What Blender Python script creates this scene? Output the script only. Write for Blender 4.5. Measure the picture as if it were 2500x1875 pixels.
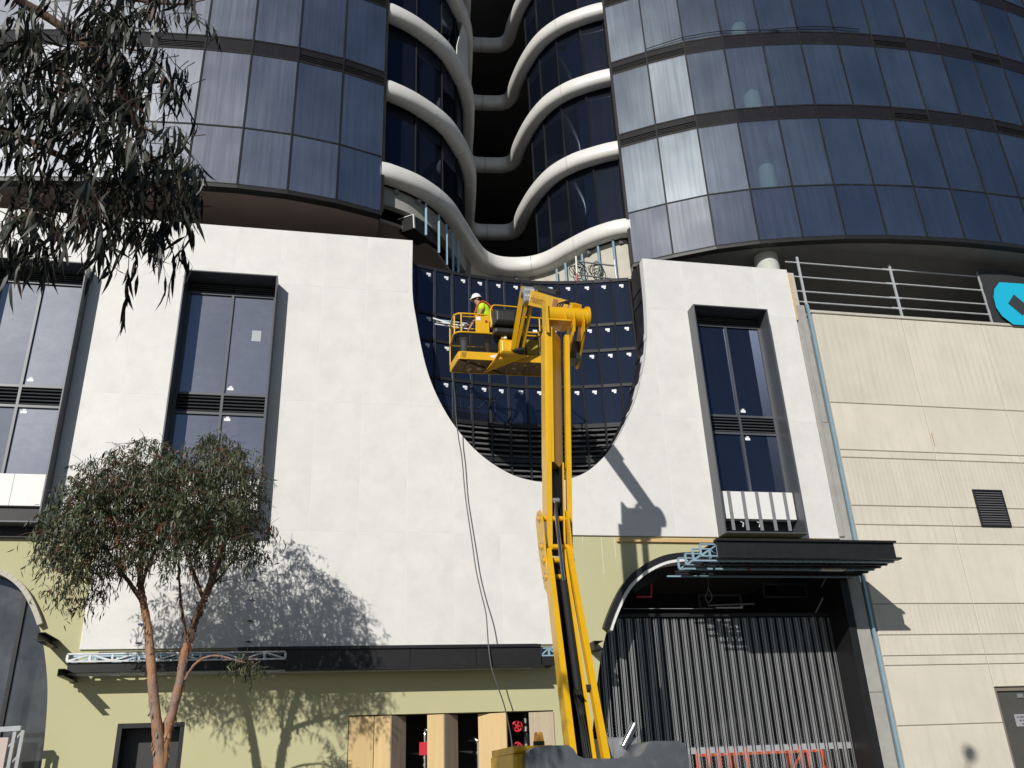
import bpy, bmesh, math, random
from math import sin, cos, pi, radians, sqrt, atan2, hypot
from mathutils import Vector, Matrix
from mathutils.geometry import tessellate_polygon

for o in list(bpy.data.objects):
    bpy.data.objects.remove(o)
scene = bpy.context.scene
COL = scene.collection

# ------------------------------------------------------------------ camera, sky, sun, exposure
PITCH, YAW, ROLL = radians(24.42), radians(12.28), radians(-2.41)
FPX, CX, CY = 2131.0, 1250.0, 937.5
CAM = Vector((0, 0, 1.7))
_f = Vector((sin(YAW) * cos(PITCH), cos(YAW) * cos(PITCH), sin(PITCH)))
_r = Vector((cos(YAW), -sin(YAW), 0))
_u = _r.cross(_f)
R_ = _r * cos(ROLL) + _u * sin(ROLL)
U_ = -_r * sin(ROLL) + _u * cos(ROLL)
cam = bpy.data.cameras.new('camera')
cam.sensor_width = 36
cam.sensor_fit = 'HORIZONTAL'
cam.lens = FPX * 36 / 2500
cam.clip_end = 3000
cam.clip_start = 0.05
camo = bpy.data.objects.new('camera', cam)
COL.objects.link(camo)
camo.matrix_world = Matrix(((R_.x, U_.x, -_f.x, CAM.x), (R_.y, U_.y, -_f.y, CAM.y), (R_.z, U_.z, -_f.z, CAM.z), (0, 0, 0, 1)))
scene.camera = camo

SUN = Vector((-0.63, -1.0, 0.59)).normalized()      # direction towards the sun
world = bpy.data.worlds.new('World')
scene.world = world
world.use_nodes = True
wn = world.node_tree
for n in list(wn.nodes):
    wn.nodes.remove(n)
sky = wn.nodes.new('ShaderNodeTexSky')
sky.sky_type = 'NISHITA'
sky.sun_disc = False
sky.sun_elevation = math.asin(SUN.z)
sky.sun_rotation = atan2(SUN.x, SUN.y)
sky.altitude = 50
sky.air_density = 1.0
sky.dust_density = 0.3
sky.ozone_density = 3.0
bg = wn.nodes.new('ShaderNodeBackground')
bg.inputs[1].default_value = 0.055
wo = wn.nodes.new('ShaderNodeOutputWorld')
wn.links.new(sky.outputs[0], bg.inputs[0])
wn.links.new(bg.outputs[0], wo.inputs[0])
sl = bpy.data.lights.new('sun', 'SUN')
sl.energy = 4.0
sl.angle = radians(0.53)
sl.color = (1.0, 0.965, 0.905)
so = bpy.data.objects.new('sun', sl)
COL.objects.link(so)
so.location = (-30, -50, 40)
so.rotation_euler = (-SUN).to_track_quat('-Z', 'Y').to_euler()
scene.view_settings.view_transform = 'Standard'
scene.view_settings.look = 'None'
scene.view_settings.exposure = 0.0
scene.view_settings.gamma = 1.0
scene.render.engine = 'CYCLES'
scene.cycles.max_bounces = 8
scene.cycles.transparent_max_bounces = 16

# ------------------------------------------------------------------ measuring helpers (photo pixel -> point at a known depth / height)
def ray(u, v):
    return R_ * ((u - CX) / FPX) - U_ * ((v - CY) / FPX) + _f
def onY(u, v, Y):
    d = ray(u, v); return CAM + d * (Y / d.y)
def onZ(u, v, Z):
    d = ray(u, v); return CAM + d * ((Z - CAM.z) / d.z)
def onX(u, v, X):
    d = ray(u, v); return CAM + d * (X / d.x)

# ------------------------------------------------------------------ object helpers
def props(o, label=None, cat=None, group=None, kind=None):
    if label and not kind: kind = 'thing'
    if label: o['label'] = label
    if cat: o['category'] = cat
    if group: o['group'] = group
    if kind: o['kind'] = kind
    return o
def thing(name, label, cat, loc=(0, 0, 0), group=None):
    o = bpy.data.objects.new(name, None)
    o.empty_display_size = 0.2
    COL.objects.link(o)
    o.location = loc
    return props(o, label, cat, group, 'thing')
class MB:
    """mesh builder in world coordinates"""
    def __init__(s):
        s.v = []; s.f = []; s.m = []; s.sm = []
    def add(s, vs, fs, mi=0, smooth=False):
        b = len(s.v)
        s.v += [tuple(v) for v in vs]
        s.f += [tuple(b + i for i in f) for f in fs]
        s.m += [mi] * len(fs); s.sm += [smooth] * len(fs)
        return s
    def box(s, x0, x1, y0, y1, z0, z1, mi=0):
        vs = [(x0, y0, z0), (x1, y0, z0), (x1, y1, z0), (x0, y1, z0), (x0, y0, z1), (x1, y0, z1), (x1, y1, z1), (x0, y1, z1)]
        return s.add(vs, [(3, 2, 1, 0), (4, 5, 6, 7), (0, 1, 5, 4), (1, 2, 6, 5), (2, 3, 7, 6), (3, 0, 4, 7)], mi)
    def bbox(s, x0, x1, y0, y1, z0, z1, b=0.01, mi=0):
        """box with its four front (y0) edges chamfered"""
        vs = [(x0 + b, y0, z0 + b), (x1 - b, y0, z0 + b), (x1 - b, y0, z1 - b), (x0 + b, y0, z1 - b),
              (x0, y0 + b, z0), (x1, y0 + b, z0), (x1, y0 + b, z1), (x0, y0 + b, z1),
              (x0, y1, z0), (x1, y1, z0), (x1, y1, z1), (x0, y1, z1)]
        fs = [(0, 1, 2, 3)]
        for i in range(4):
            j = (i + 1) % 4
            fs += [(4 + i, 4 + j, j, i), (8 + i, 8 + j, 4 + j, 4 + i)]
        fs.append((11, 10, 9, 8))
        return s.add(vs, fs, mi)
    def frame(s, a, b, up=None):
        a = Vector(a); b = Vector(b); d = (b - a); L = d.length; d = d / L if L else Vector((0, 0, 1))
        if up is None: up = Vector((0, 0, 1)) if abs(d.z) < .95 else Vector((0, 1, 0))
        r = d.cross(Vector(up)).normalized(); u = r.cross(d).normalized()
        return a, b, d, r, u
    def bar(s, a, b, w, h, up=None, mi=0):
        """rectangular bar from a to b, w across, h along up"""
        a, b, d, r, u = s.frame(a, b, up)
        vs = []
        for p in (a, b):
            for sx, sy in ((-1, -1), (1, -1), (1, 1), (-1, 1)):
                vs.append(p + r * (sx * w / 2) + u * (sy * h / 2))
        return s.add(vs, [(3, 2, 1, 0), (4, 5, 6, 7), (0, 1, 5, 4), (1, 2, 6, 5), (2, 3, 7, 6), (3, 0, 4, 7)], mi)
    def cyl(s, a, b, r0, r1=None, n=12, mi=0, cap=True):
        r1 = r0 if r1 is None else r1
        a, b, d, r, u = s.frame(a, b)
        vs = []
        for p, q in ((a, r0), (b, r1)):
            for i in range(n):
                t = 2 * pi * i / n
                vs.append(p + r * (cos(t) * q) + u * (sin(t) * q))
        s.add(vs, [(i, (i + 1) % n, n + (i + 1) % n, n + i) for i in range(n)], mi, True)
        if cap:
            s.add(vs[:n], [tuple(range(n - 1, -1, -1))], mi); s.add(vs[n:], [tuple(range(n))], mi)
        return s
    def tube(s, pts, rad, n=8, mi=0, cap=True):
        pts = [Vector(p) for p in pts]
        if not hasattr(rad, '__len__'): rad = [rad] * len(pts)
        vs = []; ref = None
        for i, p in enumerate(pts):
            d = (pts[min(i + 1, len(pts) - 1)] - pts[max(i - 1, 0)]).normalized()
            if ref is None:
                ref = d.orthogonal().normalized()
            else:
                ref = (ref - d * ref.dot(d)).normalized()
            bi = d.cross(ref)
            for k in range(n):
                t = 2 * pi * k / n
                vs.append(p + ref * (cos(t) * rad[i]) + bi * (sin(t) * rad[i]))
        fs = []
        for i in range(len(pts) - 1):
            for k in range(n):
                fs.append((i * n + k, i * n + (k + 1) % n, (i + 1) * n + (k + 1) % n, (i + 1) * n + k))
        s.add(vs, fs, mi, True)
        if cap:
            s.add(vs[:n], [tuple(range(n - 1, -1, -1))], mi); s.add(vs[-n:], [tuple(range(n))], mi)
        return s
    def prism(s, loops, d, mi=0, axis='Y', base=0.0):
        """polygon with holes. axis 'Y': loops hold (x,z), front at y=base, back at base+d. axis 'Z': loops hold (x,y), bottom at base, top base+d"""
        def P(a, b, t):
            return (a, base + t, b) if axis == 'Y' else (a, b, base + t)
        flat = [p for l in loops for p in l]
        tri = tessellate_polygon([[Vector((p[0], p[1], 0)) for p in l] for l in loops])
        n = len(flat)
        vs = [P(p[0], p[1], 0) for p in flat] + [P(p[0], p[1], d) for p in flat]
        fs = []
        for t in tri:
            a, b, c = (flat[i] for i in t)
            ar = (b[0] - a[0]) * (c[1] - a[1]) - (c[0] - a[0]) * (b[1] - a[1])
            if abs(ar) < 1e-9: continue
            t = tuple(t) if ar > 0 else tuple(reversed(t))
            if axis == 'Y':
                fs.append(t); fs.append(tuple(n + i for i in reversed(t)))
            else:
                fs.append(tuple(reversed(t))); fs.append(tuple(n + i for i in t))
        k = 0
        for l in loops:
            for i in range(len(l)):
                j = (i + 1) % len(l)
                fs.append((k + i, k + j, n + k + j, n + k + i))
            k += len(l)
        return s.add(vs, fs, mi)
    def build(s, name, mats, parent=None, link=True, recalc=True):
        me = bpy.data.meshes.new(name)
        off = Vector((0, 0, 0))
        p = parent
        while p is not None:
            off = off + p.location; p = p.parent
        me.from_pydata([(v[0] - off.x, v[1] - off.y, v[2] - off.z) for v in s.v], [], s.f)
        if not isinstance(mats, (list, tuple)): mats = [mats]
        for m in mats: me.materials.append(m)
        if len(mats) > 1: me.polygons.foreach_set('material_index', s.m)
        me.polygons.foreach_set('use_smooth', s.sm)
        if recalc:
            bm = bmesh.new(); bm.from_mesh(me)
            bmesh.ops.recalc_face_normals(bm, faces=bm.faces)
            bm.to_mesh(me); bm.free()
        me.update()
        o = bpy.data.objects.new(name, me)
        if link: COL.objects.link(o)
        if parent is not None: o.parent = parent
        return o
def copy_tree(o, parent=None, loc=None):
    c = o.copy(); COL.objects.link(c)
    if parent is not None: c.parent = parent
    if loc is not None: c.location = loc
    for ch in list(o.children): copy_tree(ch, c)
    return c
def spline(pts, n=8, closed=False):
    """Catmull-Rom through points"""
    P = [Vector(p) for p in pts]; out = []
    N = len(P)
    for i in range(N - 1):
        p0 = P[i - 1] if i else P[0] * 2 - P[1]
        p1, p2 = P[i], P[i + 1]
        p3 = P[i + 2] if i + 2 < N else P[-1] * 2 - P[-2]
        for k in range(n):
            t = k / n
            out.append(0.5 * ((2 * p1) + (p2 - p0) * t + (2 * p0 - 5 * p1 + 4 * p2 - p3) * t * t + (3 * p1 - p0 - 3 * p2 + p3) * t ** 3))
    out.append(P[-1])
    return out
def walk(pts, step):
    """resample a polyline at equal steps"""
    out = [Vector(pts[0])]; acc = 0.0
    for a, b in zip(pts[:-1], pts[1:]):
        a = Vector(a); b = Vector(b); L = (b - a).length
        if L < 1e-9: continue
        pos = step - acc
        while pos <= L:
            out.append(a.lerp(b, pos / L)); pos += step
        acc = L - (pos - step)
    return out
def offs(pts, d):
    """offset a plan polyline to its left by d"""
    out = []
    for i, p in enumerate(pts):
        a = Vector(pts[max(i - 1, 0)]); b = Vector(pts[min(i + 1, len(pts) - 1)])
        t = (b - a).normalized()
        out.append(Vector((p[0] - t.y * d, p[1] + t.x * d)))
    return out

# ------------------------------------------------------------------ materials
def newmat(name):
    m = bpy.data.materials.new(name); m.use_nodes = True
    nt = m.node_tree
    for n in list(nt.nodes): nt.nodes.remove(n)
    out = nt.nodes.new('ShaderNodeOutputMaterial')
    return m, nt, out
def N(nt, t, **kw):
    n = nt.nodes.new(t)
    for k, v in kw.items():
        if k.startswith('i_'):
            key = k[2:]
            n.inputs[int(key) if key.isdigit() else key].default_value = v
        else: setattr(n, k, v)
    return n
def noise(nt, scale, detail=4, rough=.6, stretch=None, coord='Object', rnd=True):
    tc = N(nt, 'ShaderNodeTexCoord')
    src = tc.outputs[coord]
    if rnd:
        oi = N(nt, 'ShaderNodeObjectInfo')
        mu = N(nt, 'ShaderNodeMath', operation='MULTIPLY'); mu.inputs[1].default_value = 37.0
        nt.links.new(oi.outputs['Random'], mu.inputs[0])
        va = N(nt, 'ShaderNodeVectorMath', operation='ADD')
        nt.links.new(src, va.inputs[0]); nt.links.new(mu.outputs[0], va.inputs[1]); src = va.outputs[0]
    mp = N(nt, 'ShaderNodeMapping')
    mp.inputs['Scale'].default_value = stretch or (1, 1, 1)
    nt.links.new(src, mp.inputs[0])
    no = N(nt, 'ShaderNodeTexNoise'); no.inputs['Scale'].default_value = scale
    no.inputs['Detail'].default_value = detail; no.inputs['Roughness'].default_value = rough
    nt.links.new(mp.outputs[0], no.inputs['Vector'])
    return no.outputs['Fac']
def ramp(nt, fac, a, b, c0=(0, 0, 0, 1), c1=(1, 1, 1, 1)):
    r = N(nt, 'ShaderNodeValToRGB')
    r.color_ramp.elements[0].position = a; r.color_ramp.elements[1].position = b
    r.color_ramp.elements[0].color = c0; r.color_ramp.elements[1].color = c1
    nt.links.new(fac, r.inputs[0])
    return r.outputs[0]
def pm(name, col, rough=.6, metal=0., var=None, bump=None, spec=.5, dirt=None, rnd=.0, coat=0.):
    """var=(scale, amount[, stretch]); bump=(scale, strength[, stretch]); dirt=(scale, amount, colour[, stretch])"""
    m, nt, out = newmat(name)
    p = N(nt, 'ShaderNodeBsdfPrincipled')
    p.inputs['Base Color'].default_value = (*col, 1); p.inputs['Roughness'].default_value = rough
    p.inputs['Metallic'].default_value = metal; p.inputs['Specular IOR Level'].default_value = spec
    p.inputs['Coat Weight'].default_value = coat
    nt.links.new(p.outputs[0], out.inputs[0])
    cur = None
    if var or rnd or dirt:
        base = N(nt, 'ShaderNodeRGB'); base.outputs[0].default_value = (*col, 1); cur = base.outputs[0]
    if var:
        f = noise(nt, var[0], 6, .65, var[2] if len(var) > 2 else None)
        mr = N(nt, 'ShaderNodeMapRange'); mr.inputs[1].default_value = .25; mr.inputs[2].default_value = .75
        mr.inputs[3].default_value = 1 - var[1]; mr.inputs[4].default_value = 1 + var[1]
        nt.links.new(f, mr.inputs[0])
        mx = N(nt, 'ShaderNodeVectorMath', operation='SCALE')
        nt.links.new(cur, mx.inputs[0]); nt.links.new(mr.outputs[0], mx.inputs['Scale']); cur = mx.outputs[0]
    if rnd:
        oi = N(nt, 'ShaderNodeObjectInfo')
        mr = N(nt, 'ShaderNodeMapRange'); mr.inputs[3].default_value = 1 - rnd; mr.inputs[4].default_value = 1 + rnd
        nt.links.new(oi.outputs['Random'], mr.inputs[0])
        mx = N(nt, 'ShaderNodeVectorMath', operation='SCALE')
        nt.links.new(cur, mx.inputs[0]); nt.links.new(mr.outputs[0], mx.inputs['Scale']); cur = mx.outputs[0]
    if dirt:
        f = noise(nt, dirt[0], 5, .7, dirt[3] if len(dirt) > 3 else None)
        r = ramp(nt, f, .5, .75)
        mu = N(nt, 'ShaderNodeMath', operation='MULTIPLY'); mu.inputs[1].default_value = dirt[1]
        nt.links.new(r, mu.inputs[0])
        mx = N(nt, 'ShaderNodeMix', data_type='RGBA')
        nt.links.new(mu.outputs[0], mx.inputs['Factor']); nt.links.new(cur, mx.inputs['A']); mx.inputs['B'].default_value = (*dirt[2], 1)
        cur = mx.outputs['Result']
    if cur is not None: nt.links.new(cur, p.inputs['Base Color'])
    if bump:
        f = noise(nt, bump[0], 5, .6, bump[2] if len(bump) > 2 else None)
        b = N(nt, 'ShaderNodeBump'); b.inputs['Strength'].default_value = bump[1]; b.inputs['Distance'].default_value = .02
        nt.links.new(f, b.inputs['Height']); nt.links.new(b.outputs[0], p.inputs['Normal'])
    return m
def glassmat(name, tint, dust, dustcol, trans=.5, refl=1.0, rough=.02, haze=.32, body=(.006, .009, .018), ior=2.3, film=.02, mirror=(.56, .72, 1.0), amp=(.7, 1.38), streak=(3.4, 3.4, .1)):
    """facade glass: tinted see-through body, mirror-like face, streaky dust film that glares in the sun"""
    m, nt, out = newmat(name)
    tr = N(nt, 'ShaderNodeBsdfTransparent'); tr.inputs[0].default_value = (*tint, 1)
    df = N(nt, 'ShaderNodeBsdfDiffuse'); df.inputs[0].default_value = (*body, 1)
    m1 = N(nt, 'ShaderNodeMixShader'); m1.inputs[0].default_value = trans
    nt.links.new(df.outputs[0], m1.inputs[1]); nt.links.new(tr.outputs[0], m1.inputs[2])
    du = N(nt, 'ShaderNodeBsdfPrincipled'); du.inputs['Base Color'].default_value = (*dustcol, 1); du.inputs['Roughness'].default_value = haze
    du.inputs['Specular IOR Level'].default_value = .5
    a = noise(nt, 3.0, 7, .68, streak)
    b = noise(nt, .8, 2, .5, (.7, .7, .6))
    oi = N(nt, 'ShaderNodeObjectInfo')
    s1 = N(nt, 'ShaderNodeMath', operation='MULTIPLY'); nt.links.new(a, s1.inputs[0]); nt.links.new(b, s1.inputs[1])
    mr = N(nt, 'ShaderNodeMapRange'); mr.inputs[1].default_value = .14; mr.inputs[2].default_value = .42
    mr.inputs[3].default_value = dust * amp[0]; mr.inputs[4].default_value = dust * amp[1]
    nt.links.new(s1.outputs[0], mr.inputs[0])
    rr = N(nt, 'ShaderNodeMapRange'); rr.inputs[3].default_value = .7; rr.inputs[4].default_value = 1.3
    nt.links.new(oi.outputs['Random'], rr.inputs[0])
    s2 = N(nt, 'ShaderNodeMath', operation='MULTIPLY', use_clamp=True); nt.links.new(mr.outputs[0], s2.inputs[0]); nt.links.new(rr.outputs[0], s2.inputs[1])
    m2 = N(nt, 'ShaderNodeMixShader'); nt.links.new(s2.outputs[0], m2.inputs[0])
    nt.links.new(m1.outputs[0], m2.inputs[1]); nt.links.new(du.outputs[0], m2.inputs[2])
    fg = N(nt, 'ShaderNodeBsdfGlossy'); fg.inputs['Roughness'].default_value = .43; fg.inputs[0].default_value = (.95, .97, 1, 1)
    fm2 = N(nt, 'ShaderNodeMath', operation='MULTIPLY', use_clamp=True); fm2.inputs[1].default_value = film / max(dust, 1e-4)
    nt.links.new(s2.outputs[0], fm2.inputs[0])
    m4 = N(nt, 'ShaderNodeMixShader'); nt.links.new(fm2.outputs[0], m4.inputs[0]); nt.links.new(m2.outputs[0], m4.inputs[1]); nt.links.new(fg.outputs[0], m4.inputs[2])
    m2 = m4
    gl = N(nt, 'ShaderNodeBsdfGlossy'); gl.inputs['Roughness'].default_value = rough; gl.inputs[0].default_value = (*mirror, 1)
    fr = N(nt, 'ShaderNodeFresnel'); fr.inputs[0].default_value = ior
    fm = N(nt, 'ShaderNodeMath', operation='MULTIPLY', use_clamp=True); fm.inputs[1].default_value = refl
    ge = N(nt, 'ShaderNodeNewGeometry'); ib = N(nt, 'ShaderNodeMath', operation='SUBTRACT'); ib.inputs[0].default_value = 1.0
    nt.links.new(ge.outputs['Backfacing'], ib.inputs[1])
    fb = N(nt, 'ShaderNodeMath', operation='MULTIPLY'); nt.links.new(fr.outputs[0], fb.inputs[0]); nt.links.new(ib.outputs[0], fb.inputs[1])
    nt.links.new(fb.outputs[0], fm.inputs[0])
    m3 = N(nt, 'ShaderNodeMixShader'); nt.links.new(fm.outputs[0], m3.inputs[0])
    nt.links.new(m2.outputs[0], m3.inputs[1]); nt.links.new(gl.outputs[0], m3.inputs[2])
    nt.links.new(m3.outputs[0], out.inputs[0])
    return m

M = {}
M['white_panel'] = pm('white_panel', (.725, .71, .68), .55, var=(1.5, .07), bump=(30, .06), rnd=.02, dirt=(2.2, .38, (.58, .57, .545)))
M['white_paint'] = pm('white_paint', (.78, .77, .74), .45, var=(2, .03))
M['tube_white'] = pm('tube_white', (.74, .725, .69), .38, var=(2.2, .04), dirt=(4, .12, (.5, .48, .45)))
M['green_render'] = pm('green_render', (.50, .475, .275), .85, var=(.5, .04), bump=(60, .06), dirt=(.7, .10, (.56, .54, .36), (1, 1, .25)))
M['beige'] = pm('beige_concrete', (.635, .585, .485), .85, var=(.9, .08), bump=(40, .25), rnd=.03, dirt=(1.6, .5, (.49, .455, .385), (3, 1, .3)))
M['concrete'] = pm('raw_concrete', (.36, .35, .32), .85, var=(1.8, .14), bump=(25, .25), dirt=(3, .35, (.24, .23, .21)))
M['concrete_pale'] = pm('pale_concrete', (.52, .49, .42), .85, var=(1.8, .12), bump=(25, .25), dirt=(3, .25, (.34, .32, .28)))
M['black_metal'] = pm('black_metal', (.016, .016, .017), .45, var=(3, .15), spec=.3, dirt=(6, .06, (.09, .09, .09)))
M['black_frame'] = pm('black_frame', (.02, .02, .022), .4, spec=.35, dirt=(5, .12, (.08, .08, .09)))
M['box_frame'] = pm('window_box_paint', (.08, .085, .095), .38, var=(3, .1), spec=.6)
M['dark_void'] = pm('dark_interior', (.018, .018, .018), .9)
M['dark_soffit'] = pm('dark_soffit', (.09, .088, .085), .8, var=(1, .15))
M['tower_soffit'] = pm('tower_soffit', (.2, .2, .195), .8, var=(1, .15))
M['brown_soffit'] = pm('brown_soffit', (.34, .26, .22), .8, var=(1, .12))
M['interior'] = pm('interior_grey', (.05, .055, .06), .9)
M['column'] = pm('column_concrete', (.52, .53, .49), .8, var=(2, .06))
M['galv'] = pm('galvanised_steel', (.58, .60, .62), .42, .3, var=(9, .18), bump=(40, .1))
M['galv_blue'] = pm('blue_galvanised_steel', (.34, .50, .60), .42, .35, var=(9, .12))
M['steel_dull'] = pm('dull_steel', (.33, .34, .35), .45, .5, var=(8, .15))
M['chrome'] = pm('bright_steel', (.7, .7, .7), .18, 1.0, var=(8, .08))
M['yellow'] = pm('lift_yellow', (.72, .40, .004), .38, var=(2.5, .06), spec=.5, coat=.15, dirt=(7, .22, (.42, .24, .02)))
M['grey_hood'] = pm('grey_hood_plastic', (.085, .095, .105), .3, var=(3, .12), bump=(90, .06), dirt=(9, .35, (.2, .2, .2)))
M['rubber'] = pm('black_rubber', (.014, .014, .014), .6)
M['cable'] = pm('grey_cable', (.10, .105, .10), .55)
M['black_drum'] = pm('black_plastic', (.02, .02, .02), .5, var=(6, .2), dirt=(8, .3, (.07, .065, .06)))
M['mesh_dark'] = pm('basket_mesh', (.03, .03, .03), .6)
M['rust'] = pm('underside_rust', (.16, .10, .045), .75, var=(8, .3), dirt=(10, .5, (.05, .03, .015)))
M['timber'] = pm('pale_timber', (.62, .44, .21), .7, var=(1.2, .10, (10, 10, .5)), bump=(3, .15, (20, 20, .6)))
M['timber_grey'] = pm('weathered_timber', (.47, .38, .27), .75, var=(1.2, .14, (10, 10, .5)), bump=(3, .15, (20, 20, .6)))
M['batten'] = pm('pine_batten', (.62, .42, .2), .7, var=(1.5, .12, (.5, 10, 10)))
M['red'] = pm('valve_red', (.62, .03, .05), .4)
M['red_pipe'] = pm('red_pipe', (.36, .03, .025), .5)
M['orange'] = pm('orange_steel', (.75, .11, .02), .55, var=(5, .15))
M['sticker'] = pm('label_paper', (.85, .85, .85), .6)
M['grey_strap'] = pm('grey_strap', (.22, .22, .23), .5)
M['louvre'] = pm('louvre_grey', (.14, .14, .145), .35, var=(4, .15), spec=.5)
M['mesh_wire'] = pm('curtain_steel', (.50, .51, .52), .38, .35, var=(4, .12))
M['asphalt'] = pm('asphalt', (.05, .05, .052), .9, var=(3, .25), bump=(80, .4))
M['paving'] = pm('footpath_concrete', (.20, .195, .185), .85, var=(1, .1), bump=(40, .2))
M['kerb'] = pm('kerb_stone', (.30, .29, .28), .85, var=(4, .12))
def barkmat():
    m, nt, out = newmat('eucalypt_bark')
    b = N(nt, 'ShaderNodeBsdfPrincipled'); b.inputs['Roughness'].default_value = .8; nt.links.new(b.outputs[0], out.inputs[0])
    f1 = noise(nt, 4.5, 6, .65, (1, 1, .45), rnd=False); f2 = noise(nt, 11, 6, .7, (1, 1, .5), rnd=False); f3 = noise(nt, 2.0, 3, .5, (1, 1, .4), rnd=False)
    c1 = ramp(nt, f1, .38, .60, (.36, .145, .06, 1), (.27, .20, .165, 1))
    c2 = ramp(nt, f2, .50, .66, (0, 0, 0, 1), (1, 1, 1, 1))
    mx = N(nt, 'ShaderNodeMix', data_type='RGBA'); nt.links.new(c2, mx.inputs['Factor']); nt.links.new(c1, mx.inputs['A']); mx.inputs['B'].default_value = (.13, .075, .05, 1)
    c3 = ramp(nt, f3, .48, .62, (0, 0, 0, 1), (.7, .7, .7, 1))
    m2 = N(nt, 'ShaderNodeMix', data_type='RGBA'); nt.links.new(c3, m2.inputs['Factor']); nt.links.new(mx.outputs['Result'], m2.inputs['A']); m2.inputs['B'].default_value = (.44, .235, .12, 1)
    nt.links.new(m2.outputs['Result'], b.inputs['Base Color'])
    bu = N(nt, 'ShaderNodeBump'); bu.inputs['Strength'].default_value = .8; bu.inputs['Distance'].default_value = .03
    nt.links.new(f2, bu.inputs['Height']); nt.links.new(bu.outputs[0], b.inputs['Normal'])
    return m
M['bark'] = barkmat()
M['bark_dark'] = pm('rough_bark', (.13, .075, .05), .9, var=(8, .35), bump=(22, .9))
M['amber'] = pm('amber_lens', (1.0, .42, .02), .15, coat=.5)
M['tower_glass'] = glassmat('tower_glass', (.78, .88, .90), .05, (.30, .38, .58), .82, 1.0, .012, .30, ior=2.5, film=.042)
M['tower_spandrel_glass'] = glassmat('tower_spandrel_glass', (.3, .3, .3), .05, (.30, .38, .58), .0, 1.0, .012, .30, ior=2.5, film=.042)
M['tower_glass_dusty'] = glassmat('dusty_tower_glass', (.30, .36, .42), .075, (.33, .40, .60), .4, 1.0, .015, .34, ior=2.5, film=.11)
M['recess_glass'] = glassmat('recess_glass', (.25, .27, .3), .008, (.3, .3, .3), .25, .8, .008, .4, ior=1.8, film=.001, mirror=(.38, .46, .68))
M['podium_glass'] = glassmat('podium_glass', (.35, .38, .45), .13, (.36, .38, .52), .35, 1.0, .015, .45, ior=2.4, film=.05, amp=(.88, 1.14), streak=(1.2, 1.2, 2.0))
M['clean_glass'] = glassmat('clean_glass', (.3, .36, .45), .012, (.4, .43, .5), .25, 1.0, .006, .4, ior=1.9, film=.002, mirror=(.48, .58, .9))
M['grimy_glass'] = glassmat('grimy_glass', (.6, .6, .6), .07, (.5, .5, .47), .75, .9, .03, .45, ior=1.7, film=.012, amp=(.5, 1.8), streak=(.6, .6, .5))
# ================================================================== GROUND
def structure(name, mb, mat):
    return props(mb.build(name, mat), kind='structure')
g = MB(); g.box(-400, 400, -400, 400, -.5, -.15); structure('ground', g, M['asphalt'])
g = MB(); g.box(-120, 120, -6, 10.0, -.146, -.13); structure('road', g, M['asphalt'])
g = MB(); g.box(-120, 120, 10.2, 19.98, -.14, 0.0); structure('footpath', g, M['paving'])
g = MB(); g.bbox(-120, 120, 10.0, 10.2, -.14, 0.005, .03); structure('kerb', g, M['kerb'])

# ================================================================== WHITE PANEL FACADE
YF = 20.0
TOP, S3, S2, S1, S0 = 15.15, 13.5, 10.27, 7.05, 4.5
JX = [1.69 + 1.1125 * k for k in range(-13, 11)]           # vertical joints
WIN = [(-8.322, -6.097), (-3.872, -1.647), (9.4775, 11.7025)]   # window bays, two panels wide
UPTS = [(1.765, 15.4), (1.77, 13.6), (1.88, 12.7), (2.07, 11.64), (2.28, 10.9), (2.56, 10.26), (2.86, 9.76), (3.22, 9.3), (3.58, 8.96),
        (3.95, 8.7), (4.31, 8.52), (4.66, 8.42), (5.03, 8.37), (5.4, 8.4), (5.73, 8.48), (6.0, 8.58), (6.23, 8.71), (6.5, 8.93), (6.8, 9.24),
        (7.12, 9.68), (7.41, 10.19), (7.72, 10.84), (8.02, 11.77), (8.19, 12.59), (8.27, 13.52), (8.30, 14.33), (8.315, 15.4)]
UC = [(p.x, p.y) for p in spline([(x, z, 0) for x, z in UPTS], 4)]
def clip(poly, f):
    out = []
    for i in range(len(poly)):
        a = poly[i - 1]; b = poly[i]
        fa, fb = f(a), f(b)
        if (fa >= 0) != (fb >= 0):
            t = fa / (fa - fb)
            out.append((a[0] + (b[0] - a[0]) * t, a[1] + (b[1] - a[1]) * t))
        if fb >= 0: out.append(b)
    return out
def under_u(x0, x1):
    pts = [p for p in UC if x0 <= p[0] <= x1]
    top = []
    if x0 < UC[0][0]: top += [(x0, 15.6), (UC[0][0] - .002, 15.6)]
    else:
        for a, b in zip(UC[:-1], UC[1:]):
            if a[0] <= x0 < b[0]:
                t = (x0 - a[0]) / (b[0] - a[0]); top.append((x0, a[1] + (b[1] - a[1]) * t))
    top += [p for p in pts if p[0] > x0]
    if x1 > UC[-1][0]: top += [(UC[-1][0] + .002, 15.6), (x1, 15.6)]
    else:
        for a, b in zip(UC[:-1], UC[1:]):
            if a[0] <= x1 < b[0]:
                t = (x1 - a[0]) / (b[0] - a[0]); top.append((x1, a[1] + (b[1] - a[1]) * t))
    return [(x0, 0), (x1, 0)] + top[::-1]
fac = thing('panel_facade', 'white mottled panel facade with a deep U shaped cut-out and projecting windows', 'facade', (3.9, 20, 0))
gp = .007
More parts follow.
